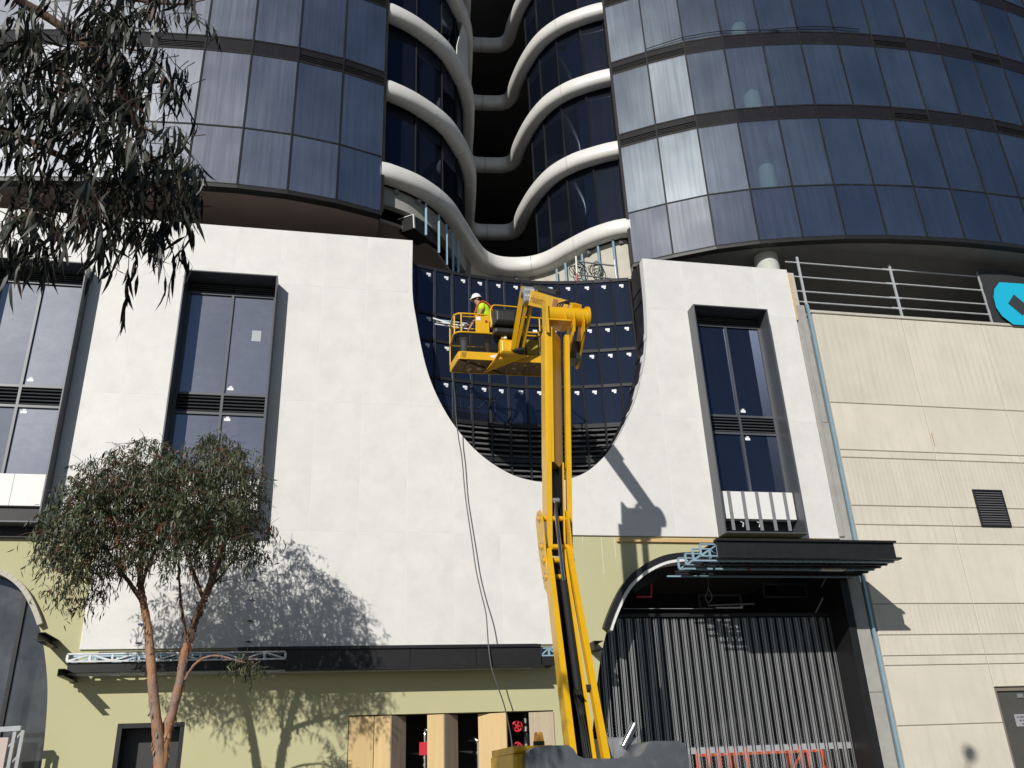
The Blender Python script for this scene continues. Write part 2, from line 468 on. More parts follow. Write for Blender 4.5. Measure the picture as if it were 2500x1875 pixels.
for i in range(len(JX) - 1):
    x0, x1 = JX[i] + gp, JX[i + 1] - gp
    if x1 > 12.9: continue
    rows = [(S1, S2), (S2, S3), (S3, TOP)]
    if x0 > -5.1 and x1 < 5.1: rows = [(S0, S1)] + rows
    for z0, z1 in rows:
        xm = (x0 + x1) / 2
        if S1 <= z0 < S3 and any(a < xm < b for a, b in WIN): continue
        poly = [(x0, z0 + gp), (x1, z0 + gp), (x1, z1 - gp), (x0, z1 - gp)]
        if x1 > 1.7 and x0 < 8.36:
            poly = under_u(x0, x1)
            poly = clip(poly, lambda p: p[1] - (z0 + gp))
            if len(poly) >= 3: poly = clip(poly, lambda p: (z1 - gp) - p[1])
            q = []
            for p in poly:
                if not q or hypot(p[0] - q[-1][0], p[1] - q[-1][1]) > 1e-4: q.append(p)
            poly = q
            if len(poly) < 3: continue
        MB().prism([poly], .0022, base=YF).build('panel', M['white_panel'], fac)
# white backing wall seen in the joints, with the same openings
outer = [(-12.8, S1), (-5.0, S1), (-5.0, S0), (5.045, S0), (5.045, S1), (12.795, S1), (12.795, TOP - .004)]
outer += [(8.36, TOP - .004)] + [(8.316, TOP - .004)] + [p for p in reversed(UC) if p[1] < TOP - .1 and p[1] > 8] + [(1.76, TOP - .004), (-12.8, TOP - .004)]
holes = [[(a, S1 + .002), (a, S3), (b, S3), (b, S1 + .002)] for a, b in WIN]
MB().prism([outer] + holes, .25, base=YF + .0028).build('backing_wall', M['white_paint'], fac)
# reveal that lines the cut-out
rv = MB(); rp = MB()
for a, b in zip(UC[:-1], UC[1:]):
    if a[1] > TOP and b[1] > TOP: continue
    za, zb = min(a[1], TOP - .01), min(b[1], TOP - .01)
    rv.add([(a[0], YF + .26, za), (b[0], YF + .26, zb), (b[0], YF + .95, zb), (a[0], YF + .95, za)], [(0, 1, 2, 3)])
o = rv.build('cutout_reveal', M['black_metal'], fac)
md = o.modifiers.new('t', 'SOLIDIFY'); md.thickness = .02
seg = [(9.35, 10.15), (10.3, 11.3), (11.45, 12.35), (12.42, 13.0)]
for z0, z1 in seg:
    r = MB()
    pts = [p for p in UC if p[0] > 5.1 and z0 <= p[1] <= z1]
    for a, b in zip(pts[:-1], pts[1:]):
        r.add([(a[0] - .012, YF + .035, a[1]), (b[0] - .012, YF + .035, b[1]), (b[0] - .016, YF + .42, b[1]), (a[0] - .016, YF + .42, a[1])], [(0, 1, 2, 3)])
    r.build('reveal_panel', M['white_paint'], fac)
# spacer clips left in the open joints of the lower panels
cm = None
for k, (jx, z0) in enumerate([(JX[9] + .02, 4.75)] * 1):
    pass
cl = [(-3.872, z) for z in (4.62, 5.0, 5.38)] + [(-2.76, z) for z in (5.05, 5.45, 5.8)] + [(-1.647, z) for z in (4.62, 5.05, 5.5, 5.93, 6.35, 6.72)]
c0 = None
for (cx, cz) in cl:
    if c0 is None:
        b = MB(); b.box(cx - .055, cx + .055, YF - .03, YF - .002, cz - .012, cz + .012)
        b.box(cx - .01, cx + .01, YF - .045, YF - .03, cz - .03, cz + .02)
        c0 = b.build('spacer_clip', pm('clip_blue', (.06, .075, .16), .5), fac); base = (cx, cz)
    else:
        c = c0.copy(); COL.objects.link(c); c.location = (cx - base[0], 0, cz - base[1])

# ================================================================== GLAZED SCREEN IN THE CUT-OUT (concave in plan)
scr = thing('curved_glazed_screen', 'dark curved glazed screen with louvres inside the U shaped cut-out', 'glazing', (5.0, 21.0, 0))
arc = [(p.x, p.y) for p in spline([(1.05, 20.72, 0), (1.87, 20.93, 0), (3.4, 21.28, 0), (5.04, 21.42, 0), (6.6, 21.26, 0), (8.16, 20.86, 0)], 10)]
gpts = [(p.x, p.y) for p in walk([(a, b, 0) for a, b in reversed(arc)], .523)][::-1]
ROWS = [(13.5, 14.92), (12.68, 13.5), (11.58, 12.68), (10.46, 11.58)]
def panel_between(a, b, z0, z1, th, gap, out):
    """thin upright slab between two plan points"""
    A = Vector((a[0], a[1], 0)); B = Vector((b[0], b[1], 0)); d = (B - A).normalized(); n = Vector((d.y, -d.x, 0))
    A = A + d * gap + n * out; B = B - d * gap + n * out
    mb = MB(); C = B - n * th; D = A - n * th
    mb.add([(A.x, A.y, z0), (B.x, B.y, z0), (C.x, C.y, z0), (D.x, D.y, z0), (A.x, A.y, z1), (B.x, B.y, z1), (C.x, C.y, z1), (D.x, D.y, z1)],
           [(3, 2, 1, 0), (4, 5, 6, 7), (0, 1, 5, 4), (1, 2, 6, 5), (2, 3, 7, 6), (3, 0, 4, 7)])
    return mb
def zu(x):
    for a, b in zip(UC[:-1], UC[1:]):
        if a[0] <= x < b[0]: return a[1] + (b[1] - a[1]) * (x - a[0]) / (b[0] - a[0])
    return 99
random.seed(5)
for i in range(len(gpts) - 1):
    a, b = gpts[i], gpts[i + 1]; xm = (a[0] + b[0]) / 2
    lo = min(zu(a[0] * .97), zu(b[0] * .97), zu(xm * .97)) if 1.9 < xm < 8.2 else 12
    for r, (z0, z1) in enumerate(ROWS):
        if z1 < lo - .9: continue
        pn = panel_between(a, b, z0 + .03, z1 - .03, .012, .028, 0).build('pane', M['clean_glass'], scr)
        A = Vector((a[0], a[1], 0)); B = Vector((b[0], b[1], 0)); d = (B - A).normalized(); n = Vector((d.y, -d.x, 0))
        c = A.lerp(B, .62 + random.uniform(-.04, .04)) + n * .004; zt = z1 - .12
        st = MB()
        st.add([c - d * .062 + Vector((0, 0, zt)), c + d * .062 + Vector((0, 0, zt)), c + d * .062 + Vector((0, 0, zt - .065)), c - d * .062 + Vector((0, 0, zt - .065))], [(0, 1, 2, 3)])
        st.add([c - d * .01 + Vector((0, 0, zt - .072)), c + d * .055 + Vector((0, 0, zt - .072)), c + d * .055 + Vector((0, 0, zt - .11)), c - d * .01 + Vector((0, 0, zt - .11))], [(0, 1, 2, 3)])
        st.build('sticker', M['sticker'], pn)
    for (z0, z1, ns) in ((9.46, 10.36, 6), (8.3, 9.36, 7)):
        for k in range(ns):
            zc = z0 + (k + .5) * (z1 - z0) / ns
            if zc < lo - 1.2 or (lo > 11): continue
            A = Vector((a[0], a[1], 0)); B = Vector((b[0], b[1], 0)); d = (B - A).normalized(); n = Vector((d.y, -d.x, 0))
            mb = MB(); P0 = A + d * .035; P1 = B - d * .035
            h = .045
            q = [(n * .055, -h), (n * .065, -h + .012), (n * -.03, h), (n * -.04, h - .012)]
            vs = []
            for P in (P0, P1):
                for w, zz in q: vs.append(P + w + Vector((0, 0, zc + zz)))
            mb.add(vs, [(0, 1, 5, 4), (1, 2, 6, 5), (2, 3, 7, 6), (3, 0, 4, 7), (3, 2, 1, 0), (4, 5, 6, 7)])
            mb.build('louvre_blade', M['louvre'], scr)
for p in gpts:
    MB().box(p[0] - .025, p[0] + .025, p[1] - .045, p[1] + .06, 8.3, 14.95).build('mullion', M['black_frame'], scr)
for z, h in ((14.95, .05), (13.5, .045), (12.68, .045), (11.58, .045), (10.41, .06), (9.41, .06)):
    for a, b in zip(gpts[:-1], gpts[1:]):
        panel_between(a, b, z - h, z + h, .1, -.005, .032).build('transom', M['black_frame'], scr)
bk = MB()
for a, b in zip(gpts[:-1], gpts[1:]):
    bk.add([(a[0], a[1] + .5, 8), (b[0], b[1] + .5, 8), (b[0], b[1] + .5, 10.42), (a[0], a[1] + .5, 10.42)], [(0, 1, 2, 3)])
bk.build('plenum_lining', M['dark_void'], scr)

# ================================================================== PROJECTING BOX WINDOWS
def box_window(x0, x1, label, glass, infill):
    t = thing('box_window', label, 'window', ((x0 + x1) / 2, 20, S1), 'projecting box windows')
    yf = YF - .42; w = .035
    fr = MB()
    for a, b, c, d in ((x0, x0 + w, S1, S3), (x1 - w, x1, S1, S3), (x0 + w, x1 - w, S3 - w, S3), (x0 + w, x1 - w, S1, S1 + w)):
        fr.bbox(a, b, yf, YF + .30, c, d, .004)
    fr.build('surround', M['box_frame'], t)
    yb = YF + .16; xc = (x0 + x1) / 2 + .02
    a0, a1 = x0 + .1, x1 - .1
    for z0, z1 in ((10.44, 13.13), (8.28, 9.88)):
        for k, (p, q) in enumerate(((a0, xc - .03), (xc + .03, a1))):
            pn = MB(); pn.box(p, q, yb, yb + .02, z0, z1); pane = pn.build('pane', glass, t)
            if k == 1:
                s = MB(); zs = z0 + .1 if z0 > 10 else z1 - .14
                s.box(p + .06, p + .2, yb - .006, yb - .002, zs, zs + .07); s.box(p + .1, p + .17, yb - .006, yb - .002, zs + .075, zs + .11)
                s.build('sticker', M['sticker'], pane)
    MB().box(xc - .03, xc + .03, yb - .05, yb + .05, 8.26, 13.16).build('mullion', M['box_frame'], t)
    for z in (13.16, 10.41, 9.91, 8.25):
        MB().box(x0 + w, x1 - w, yb - .047, yb + .05, z - .03, z + .03).build('transom', M['box_frame'], t)
    for p, q in ((x0 + w, a0), (a1, x1 - w)):
        MB().box(p, q, yb - .044, yb + .05, 8.26, 13.16).build('jamb', M['box_frame'], t)
    for z0, z1, n in ((9.95, 10.38, 5), (13.2, 13.44, 4)):
        for k in range(n):
            zc = z0 + (k + .5) * (z1 - z0) / n
            for p, q in ((a0, xc - .03), (xc + .03, a1)):
                b = MB(); h = .03
                b.add([(p, yb - .06, zc - h), (q, yb - .06, zc - h), (q, yb + .03, zc + h), (p, yb + .03, zc + h),
                       (p, yb - .052, zc - h - .01), (q, yb - .052, zc - h - .01), (q, yb + .038, zc + h - .01), (p, yb + .038, zc + h - .01)],
                      [(0, 1, 2, 3), (7, 6, 5, 4), (0, 4, 5, 1), (1, 5, 6, 2), (2, 6, 7, 3), (3, 7, 4, 0)])
                b.build('louvre_blade', M['box_frame'], t)
    MB().box(x0 + w, x1 - w, yb + .12, yb + .14, S1 + w, S3 - w).build('back_lining', M['interior'], t)
    # white infill below the sill
    n = 3
    ww = (x1 - x0 - 2 * w - .04) / n
    for k in range(n):
        p = x0 + w + .02 + k * ww
        MB().bbox(p + .003, p + ww - .003, YF - .1, YF + .1, 7.5, 8.22, .004).build('infill_panel', M['white_paint'], t)
    if infill:
        for k in range(5):
            p = x0 + .34 + k * .385
            s = MB(); s.box(p, p + .085, YF - .125, YF - .103, 7.2, 8.22)
            for zz in (7.42, 7.3): s.cyl((p + .042, YF - .126, zz + .2), (p + .042, YF - .14, zz + .2), .012, n=8)
            s.build('fixing_strap', M['grey_strap'], t)
        for p in (x0 + .65, x0 + 1.1, x0 + 1.55):
            MB().tube([(p, YF - .0, 7.46), (p + .05, YF - .06, 7.4), (p + .02, YF - .05, 7.3)], .025, 6).build('bracket', M['steel_dull'], t)
    else:
        MB().box(x0 + w, x1 - w, YF - .02, YF + .1, 7.12, 7.46).build('sill_box', M['black_metal'], t)
    return t
box_window(*WIN[0], 'dusty box window with plain white infill, farthest from the U shaped cut-out', M['podium_glass'], False)
w2 = box_window(*WIN[1], 'dusty box window rising behind the small gum tree crown', M['podium_glass'], False)
box_window(*WIN[2], 'clear box window with five grey straps over its white infill', M['clean_glass'], True)
b = MB(); b.box(-2.2, -1.98, YF + .152, YF + .157, 11.9, 12.2); b.build('notice', pm('notice_paper', (.4, .45, .47), .6), w2)

# ================================================================== GREEN RENDERED BASE
RA = [(5.62, -.1), (5.68, 1.2), (5.80, 2.3), (5.92, 2.95), (6.04, 3.6), (6.2, 4.26), (6.38, 4.8), (6.62, 5.3), (6.92, 5.76), (7.3, 6.1), (7.75, 6.34), (8.2, 6.46), (9.0, 6.52), (12.62, 6.52), (12.62, -.1)]
RAs = [(p.x, p.y) for p in spline([(x, z, 0) for x, z in RA[:13]], 4)] + RA[13:]
LA = [(-5.36, -.1), (-5.36, 1.2), (-5.36, 2.3), (-5.40, 3.0), (-5.48, 3.7), (-5.62, 4.3), (-5.80, 4.85), (-6.05, 5.35), (-6.35, 5.75), (-6.75, 6.02), (-7.3, 6.18), (-8.1, 6.25), (-9.0, 6.27)]
LAs = [(p.x, p.y) for p in spline([(x, z, 0) for x, z in LA], 4)]
LAs += [(-18.0 - x, z) for x, z in LAs[::-1]]
gw = thing('green_rendered_wall', 'olive green rendered base wall under the white panels', 'wall', (0, 20, 0))
out = [(-20, 0), (-20, S1), (12.79, S1), (12.79, 0)]
# the openings run to the ground: walk round the outline
path = [(-20, -.12)]
path += [(x, max(z, -.12)) for x, z in LAs[::-1]]
path += [(-4.06, -.12), (-4.06, 3.05), (-2.77, 3.05), (-2.77, -.12), (.52, -.12), (.52, 3.09), (4.99, 3.09), (4.99, -.12)]
path += [(x, max(z, -.12)) for x, z in RAs]
path += [(12.79, -.12), (12.79, S1 - .005), (-20, S1 - .005)]
q = []
for p in path:
    if not q or hypot(p[0] - q[-1][0], p[1] - q[-1][1]) > 1e-4: q.append(p)
MB().prism([q], .3, base=YF + .05).build('render_face', M['green_render'], gw)
# dark recess behind the square doorway
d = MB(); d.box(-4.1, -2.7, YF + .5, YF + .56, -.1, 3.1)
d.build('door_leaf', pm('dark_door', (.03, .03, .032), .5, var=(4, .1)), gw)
d = MB()
for a, b, c, e in ((-4.06, -3.97, 0, 3.05), (-2.86, -2.77, 0, 3.05), (-3.97, -2.86, 2.96, 3.05)): d.box(a + .002, b - .002, YF + .06, YF + .5, c, e - .002)
d.build('door_frame', M['black_frame'], gw)
# window head flashing of the left bay
bb = MB(); bb.box(-12.7, -6.12, YF - .06, YF + .04, 6.82, 7.045); bb.build('ledge', M['black_metal'], gw)
# thin chalk runs on the render
for x, l in ((5.95, .12), (6.42, .9), (6.75, .5), (5.62, .06)):
    MB().box(x, x + .008, YF + .046, YF + .049, 7.0 - l, 7.03).build('paint_run', M['white_paint'], gw)
# pine batten screwed under the white panels
b = MB(); b.bbox(6.8, 12.7, YF - .02, YF + .045, 6.9, 6.985, .004)
props(b.build('timber_batten', M['batten']), 'long pale pine batten fixed under the white panels beside the U cut-out', 'batten')

# ================================================================== DARK HOLLOW OF THE BUILDING BEHIND THE FACADE
core = thing('building_core', 'dark unfinished floors and walls inside the building', 'building interior', (4, 24, 0))
MB().prism([[(-20, 20.35), (.95, 20.35), (.95, 22.2), (9.0, 22.2), (9.0, 20.35), (26, 20.35), (26, 31), (-20, 31)]], .25, axis='Z', base=13.15).build('podium_deck', M['concrete'], core)
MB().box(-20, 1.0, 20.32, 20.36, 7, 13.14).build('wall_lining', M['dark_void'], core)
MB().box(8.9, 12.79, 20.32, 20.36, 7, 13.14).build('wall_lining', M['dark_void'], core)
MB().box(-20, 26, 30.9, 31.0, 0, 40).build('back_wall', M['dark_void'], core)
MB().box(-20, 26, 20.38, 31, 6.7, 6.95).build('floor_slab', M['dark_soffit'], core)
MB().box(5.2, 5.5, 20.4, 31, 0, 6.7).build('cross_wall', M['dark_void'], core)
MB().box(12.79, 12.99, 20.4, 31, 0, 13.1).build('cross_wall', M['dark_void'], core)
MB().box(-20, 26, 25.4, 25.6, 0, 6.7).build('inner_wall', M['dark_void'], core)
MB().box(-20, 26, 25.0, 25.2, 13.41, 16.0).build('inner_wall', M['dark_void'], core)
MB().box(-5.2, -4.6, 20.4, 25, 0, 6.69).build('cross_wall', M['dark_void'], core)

# ================================================================== BEIGE PRECAST WALL
YB = 20.1
bw = thing('precast_wall', 'beige ribbed precast concrete wall with thin horizontal joints', 'wall', (19, 20.1, 0))
ZB = [13.78, 10.95, 9.55, 9.33, 7.98, 7.46, 6.97, 5.41, 4.64, 4.14, 3.91, 2.53, -.1]
XB = [13.42, 16.33, 19.05, 21.78, 24.5]
def rib_mat(name, per):
    m = M['beige'].copy(); m.name = name
    nt = m.node_tree
    p = [n for n in nt.nodes if n.type == 'BSDF_PRINCIPLED'][0]
    bn = [n for n in nt.nodes if n.type == 'BUMP'][0]
    tc = N(nt, 'ShaderNodeTexCoord'); sp = N(nt, 'ShaderNodeSeparateXYZ'); nt.links.new(tc.outputs['Object'], sp.inputs[0])
    dv = N(nt, 'ShaderNodeMath', operation='DIVIDE'); dv.inputs[1].default_value = per; nt.links.new(sp.outputs['X'], dv.inputs[0])
    fr = N(nt, 'ShaderNodeMath', operation='FRACT'); nt.links.new(dv.outputs[0], fr.inputs[0])
    lt = N(nt, 'ShaderNodeMath', operation='LESS_THAN'); lt.inputs[1].default_value = .12; nt.links.new(fr.outputs[0], lt.inputs[0])
    b2 = N(nt, 'ShaderNodeBump', invert=True); b2.inputs['Strength'].default_value = .9; b2.inputs['Distance'].default_value = .02
    nt.links.new(lt.outputs[0], b2.inputs['Height']); nt.links.new(bn.outputs[0], b2.inputs['Normal'])
    nt.links.new(b2.outputs[0], p.inputs['Normal'])
    return m
rib1 = rib_mat('ribbed_beige', .205); rib2 = rib_mat('fine_ribbed_beige', .13)
for i in range(len(XB) - 1):
    for j in range(len(ZB) - 1):
        z1, z0 = ZB[j], ZB[j + 1]
        mat = [rib1, M['beige'], M['beige'], rib2, rib1, rib1, M['beige'], rib2, rib1, M['beige'], M['beige'], M['beige']][j]
        x0, x1 = XB[i], XB[i + 1]
        if x0 > 16 and x0 < 17 and z0 < 3.3:      # doorway
            if z1 > 3.37:
                z0 = 3.36
            else: continue
            MB().bbox(x0 + .011, x1 - .011, YB, YB + .2, z0 + .009, z1 - .009, .012).build('precast_panel', mat, bw); continue
        MB().bbox(x0 + .011, x1 - .011, YB, YB + .2, z0 + .009, z1 - .009, .012).build('precast_panel', mat, bw)
MB().box(13.4, 24.5, YB + .03, YB + .28, 3.4, 13.76).build('wall_core', M['concrete'], bw)
MB().box(13.4, 16.34, YB + .03, YB + .28, -.1, 3.4).build('wall_core', M['concrete'], bw)
MB().bbox(13.36, 24.5, YB - .03, YB + .32, 13.79, 13.88, .01).build('coping', M['concrete_pale'], bw)
rs = MB(); rs.box(16.36, 16.385, YB - .003, YB + .0, 9.75, 10.15); rs.build('rust_stain', pm('rust_stain', (.42, .25, .12), .9), bw)
# door with notices
dr = thing('service_door', 'dark grey service door with white notices in the beige wall', 'door', (17.6, 20.3, 0))
MB().box(16.40, 19.0, YB + .12, YB + .16, -.1, 3.28).build('leaf', pm('door_grey', (.075, .072, .065), .5, var=(3, .12), dirt=(4, .3, (.12, .11, .1))), dr)
fr = MB(); fr.box(16.345, 16.41, YB + .06, YB + .2, -.1, 3.355); fr.box(16.41, 19.0, YB + .061, YB + .2, 3.27, 3.354)
fr.build('frame', pm('door_frame_paint', (.2, .17, .14), .6), dr)
sg = MB(); sg.box(16.78, 17.9, YB + .112, YB + .118, 2.44, 2.72); o = sg.build('notice', pm('grey_notice', (.33, .33, .36), .5), dr)
tx = pm('notice_ink', (.12, .12, .13), .6)
random.seed(8)
for k, z in enumerate((2.655, 2.575, 2.495)):
    x = 16.84 + .05 * k
    while x < 17.8:
        w_ = random.uniform(.03, .12)
        MB().box(x, x + w_, YB + .108, YB + .111, z - .018, z + .018).build('lettering', tx, o); x += w_ + .03
MB().box(17.12, 17.6, YB + .11, YB + .116, 2.05, 2.44 - .01).build('paper_notice', M['sticker'], dr)
MB().box(17.0, 17.17, YB + .09, YB + .115, 3.1, 3.2).build('door_plate', M['steel_dull'], dr)
# vent grille
v = thing('wall_vent', 'dark slatted metal vent grille set in the beige wall', 'vent', (17.7, 20.1, 7.5))
fr = MB()
for a, b, c, e in ((17.18, 17.22, 7.46, 8.5), (18.06, 18.1, 7.46, 8.5), (17.22, 18.06, 8.46, 8.5), (17.22, 18.06, 7.46, 7.5)): fr.box(a, b, YB - .05, YB - .002, c, e)
fr.build('frame', M['black_frame'], v)
MB().box(17.22, 18.06, YB - .004, YB - .001, 7.5, 8.46).build('backing', M['dark_void'], v)
slat = None
for k in range(14):
    z = 7.535 + k * .0685
    if slat is None:
        s = MB(); s.add([(17.22, YB - .05, z - .018), (18.06, YB - .05, z - .018), (18.06, YB - .006, z + .022), (17.22, YB - .006, z + .022),
                         (17.22, YB - .046, z - .024), (18.06, YB - .046, z - .024), (18.06, YB - .003, z + .016), (17.22, YB - .003, z + .016)],
                        [(0, 1, 2, 3), (7, 6, 5, 4), (0, 4, 5, 1), (1, 5, 6, 2), (2, 6, 7, 3), (3, 7, 4, 0)])
        slat = s.build('slat', pm('vent_grey', (.12, .12, .13), .5), v); z00 = z
    else:
        c = slat.copy(); COL.objects.link(c); c.location = (0, 0, z - z00)
# raw concrete edge and blue stud between the two walls
ce = MB(); random.seed(3)
zz = [-.1, 3.3, 6.95, 10.3, 14.0]
for a, b in zip(zz[:-1], zz[1:]):
    e = random.uniform(-.012, .012)
    ce.bbox(12.83, 13.2 + e, YB - .06 + random.uniform(-.006, .006), YB + .3, a, b - .004, .015)
ce.bbox(12.83, 12.98, YB - .11, YB - .03, 7.1, 13.4, .02)
props(ce.build('concrete_edge', M['concrete']), 'rough grey concrete wall edge between the white panels and the beige wall', 'wall edge')
st = MB(); st.box(13.235, 13.3, YB - .1, YB - .09, -.1, 14.0); st.box(13.235, 13.245, YB - .09, YB - .03, -.1, 14.0); st.box(13.29, 13.3, YB - .09, YB - .03, -.1, 14.0)
props(st.build('steel_stud', M['galv_blue']), 'long upright blue steel channel beside the beige wall', 'channel')
pb = MB(); pb.box(12.86, 13.06, YB - .02, YB + .25, 13.99, 15.1); o = pb.build('parapet_stub', M['concrete_pale'])
props(o, 'short pale parapet stub at the corner of the white panels', 'parapet')
pb = MB(); pb.box(12.81, 12.86, YB - .12, YB + .2, 13.45, 14.95); props(pb.build('timber_packer', M['batten']), 'upright splintered timber packer beside the short parapet stub', 'timber')
# ================================================================== GLASS TOWERS
RP = [(8.78, 21.94), (9.86, 21.25), (11.0, 20.62), (12.2, 20.16), (13.45, 19.82), (14.71, 19.55), (15.97, 19.37), (17.27, 19.26), (18.54, 19.21), (19.82, 19.22), (21.1, 19.28), (22.4, 19.41), (23.65, 19.6), (24.9, 19.85)]
LP = [(.92, 20.31), (-.32, 19.94), (-1.6, 19.72), (-2.88, 19.65), (-4.16, 19.68), (-5.45, 19.78), (-6.72, 19.93), (-8.0, 20.09), (-9.27, 20.3), (-10.5, 20.55), (-11.7, 20.85)]
ZT0, ZT1 = 16.22, 18.11
BANDS = [(20.77, 21.29), (23.95, 24.48), (27.15, 27.68), (30.35, 30.88)]
def tower(plan, label, glass, louvre_cols, soffit, trim):
    t = thing('glass_tower', label, 'tower', (plan[0][0], plan[0][1], ZT0))
    P = plan if plan[1][0] > plan[0][0] else plan[::-1]      # left to right, outside is -y
    n = len(P) - 1
    rev = P is not plan
    rows = [(ZT0, ZT1)] + [((ZT1 if k == 0 else BANDS[k - 1][1]), BANDS[k][0]) for k in range(len(BANDS))]
    for i in range(n):
        a, b = P[i], P[i + 1]
        ci = n - 1 - i if rev else i
        for z0, z1 in rows:
            panel_between(a, b, z0 + .028, z1 - .028, .03, .028, 0).build('pane', glass if z0 > ZT0 + 1 or rev else M['tower_spandrel_glass'], t)
        for z0, z1 in BANDS:
            zl = z0 + .27 if ci in louvre_cols else z0
            panel_between(a, b, zl + .02, z1 - .02, .03, .02, 0).build('spandrel_panel', M['spandrel'], t)
            if ci in louvre_cols:
                for k in range(4):
                    zz = z0 + .045 + k * .06
                    panel_between(a, b, zz - .016, zz + .012, .07, .03, .012).build('louvre_blade', M['spandrel_frame'], t)
                panel_between(a, b, z0, zl, .02, .0, -.08).build('louvre_backing', M['dark_void'], t)
        for z in [ZT0 + .002, ZT1] + [q for bd in BANDS for q in bd]:
            panel_between(a, b, z - .024, z + .024, .1, .004, .014).build('transom', M['spandrel_frame'], t)
        panel_between(a, b, ZT0 - .12, ZT0 - .026, .25, -.003, .02).build('bottom_trim', M['black_metal'], t)
    for i, p in enumerate(P):
        a = Vector(P[max(i - 1, 0)]); b = Vector(P[min(i + 1, n)]); d = (b - a).normalized(); nn = Vector((d.y, -d.x))
        w = .024 if 0 < i < n else .045
        c = Vector(p)
        A = c - d * w + nn * .022; B = c + d * w + nn * .022; C = c + d * w - nn * .12; D = c - d * w - nn * .12
        mb = MB(); z0, z1 = ZT0 - .02, 31
        mb.add([(q.x, q.y, z) for z in (z0, z1) for q in (A, B, C, D)], [(3, 2, 1, 0), (4, 5, 6, 7), (0, 1, 5, 4), (1, 2, 6, 5), (2, 3, 7, 6), (3, 0, 4, 7)])
        mb.build('mullion', M['spandrel_frame'], t)
    inn = [(p.x, p.y) for p in offs([Vector(p) for p in P], .16)]
    back = 29.5
    for z, h, mat in [(ZT0 - .1, .24, soffit)] + [(b[0] + .05, .42, M['interior']) for b in BANDS]:
        poly = inn + [(inn[-1][0], back), (inn[0][0], back)]
        MB().prism([poly], h, axis='Z', base=z).build('floor_slab', mat, t)
    return t
M['spandrel'] = pm('spandrel_grey', (.012, .012, .016), .55, var=(6, .15), spec=.12, dirt=(5, .15, (.05, .05, .055), (3, 3, .3)))
M['spandrel_frame'] = pm('mullion_grey', (.014, .014, .015), .55, spec=.15, dirt=(4, .3, (.09, .085, .075), (1, 1, .1)))
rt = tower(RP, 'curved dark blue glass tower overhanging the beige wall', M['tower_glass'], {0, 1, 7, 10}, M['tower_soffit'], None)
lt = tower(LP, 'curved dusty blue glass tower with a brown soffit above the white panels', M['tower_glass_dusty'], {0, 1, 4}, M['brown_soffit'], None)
# inner walls of the towers
MB().box(9.2, 25, 24.6, 24.75, 16.4, 31).build('inner_wall', M['interior'], rt)
MB().box(-12, .9, 24.0, 24.15, 16.4, 31).build('inner_wall', M['interior'], lt)
MB().box(.86, .9, 20.45, 24.0, 16.3, 31).build('end_wall', M['black_metal'], lt)
MB().box(8.86, 8.9, 22.12, 29, 16.3, 31).build('end_wall', M['black_metal'], rt)
MB().box(24.9, 25.0, 19.95, 29.4, 16.3, 31).build('end_wall', M['interior'], rt)
MB().box(-11.8, -11.7, 20.95, 29.4, 16.3, 31).build('end_wall', M['interior'], lt)
for (u, v, Y) in ((1868, 407, 21.4), (2363, 430, 21.3)):
    c = onY(u, v, Y)
    for z0, z1 in ((16.45, 20.8), (21.25, 24.0), (24.45, 27.2)):
        MB().cyl((c.x, c.y, z0), (c.x, c.y, z1), .28, n=24).build('column', M['column'], rt)
c = onY(1871, 640, 20.85)
props(MB().cyl((c.x, c.y, 13.4), (c.x, c.y, 16.12), .36, n=32).build('round_column', M['column']), 'pale round concrete column under the overhanging glass tower', 'column')
# loose black track lying along one storey joint
tr = MB()
for a, b in ((1, 4.5), (4.2, 7)):
    k = int(a)
    pts = []
    for s_ in range(int((b - a) * 2) + 1):
        q = a + s_ / 2; i = min(int(q), len(RP) - 2); f = q - i
        p = Vector(RP[i]).lerp(Vector(RP[i + 1]), f)
        pts.append((p.x - .03, p.y - .06, 24.5 + .05 + .12 * sin(s_ * .5)))
    tr.tube(pts, .018, 6)
tr.build('loose_track', M['black_metal'], rt)

# ================================================================== RECESS BETWEEN THE TOWERS: TUBES, GLASS, SLABS
P2 = [(.86, 20.6), (1.15, 20.68), (1.89, 21.06), (2.87, 21.85), (3.55, 22.9), (3.98, 23.9), (4.18, 25.0), (4.32, 26.1), (4.42, 26.95), (4.55, 27.4), (4.85, 27.62), (5.4, 27.6), (5.95, 27.52), (6.26, 27.35), (6.4, 26.95), (6.42, 26.2), (6.6, 24.95), (6.95, 23.88), (7.5, 23.12), (8.1, 22.65), (8.6, 22.34), (8.92, 22.2)]
P1 = [(.86, 20.48), (1.1, 20.54), (1.96, 20.95), (2.83, 21.76), (3.5, 22.9), (3.98, 23.8), (4.43, 24.48), (4.92, 24.82), (5.5, 24.9), (6.2, 24.74), (6.76, 24.32), (7.33, 23.5), (7.87, 22.8), (8.5, 22.28), (8.92, 22.12)]
S2p = [Vector((p.x, p.y)) for p in spline([(x, y, 0) for x, y in P2], 8)]
S1p = [Vector((p.x, p.y)) for p in spline([(x, y, 0) for x, y in P1], 8)]
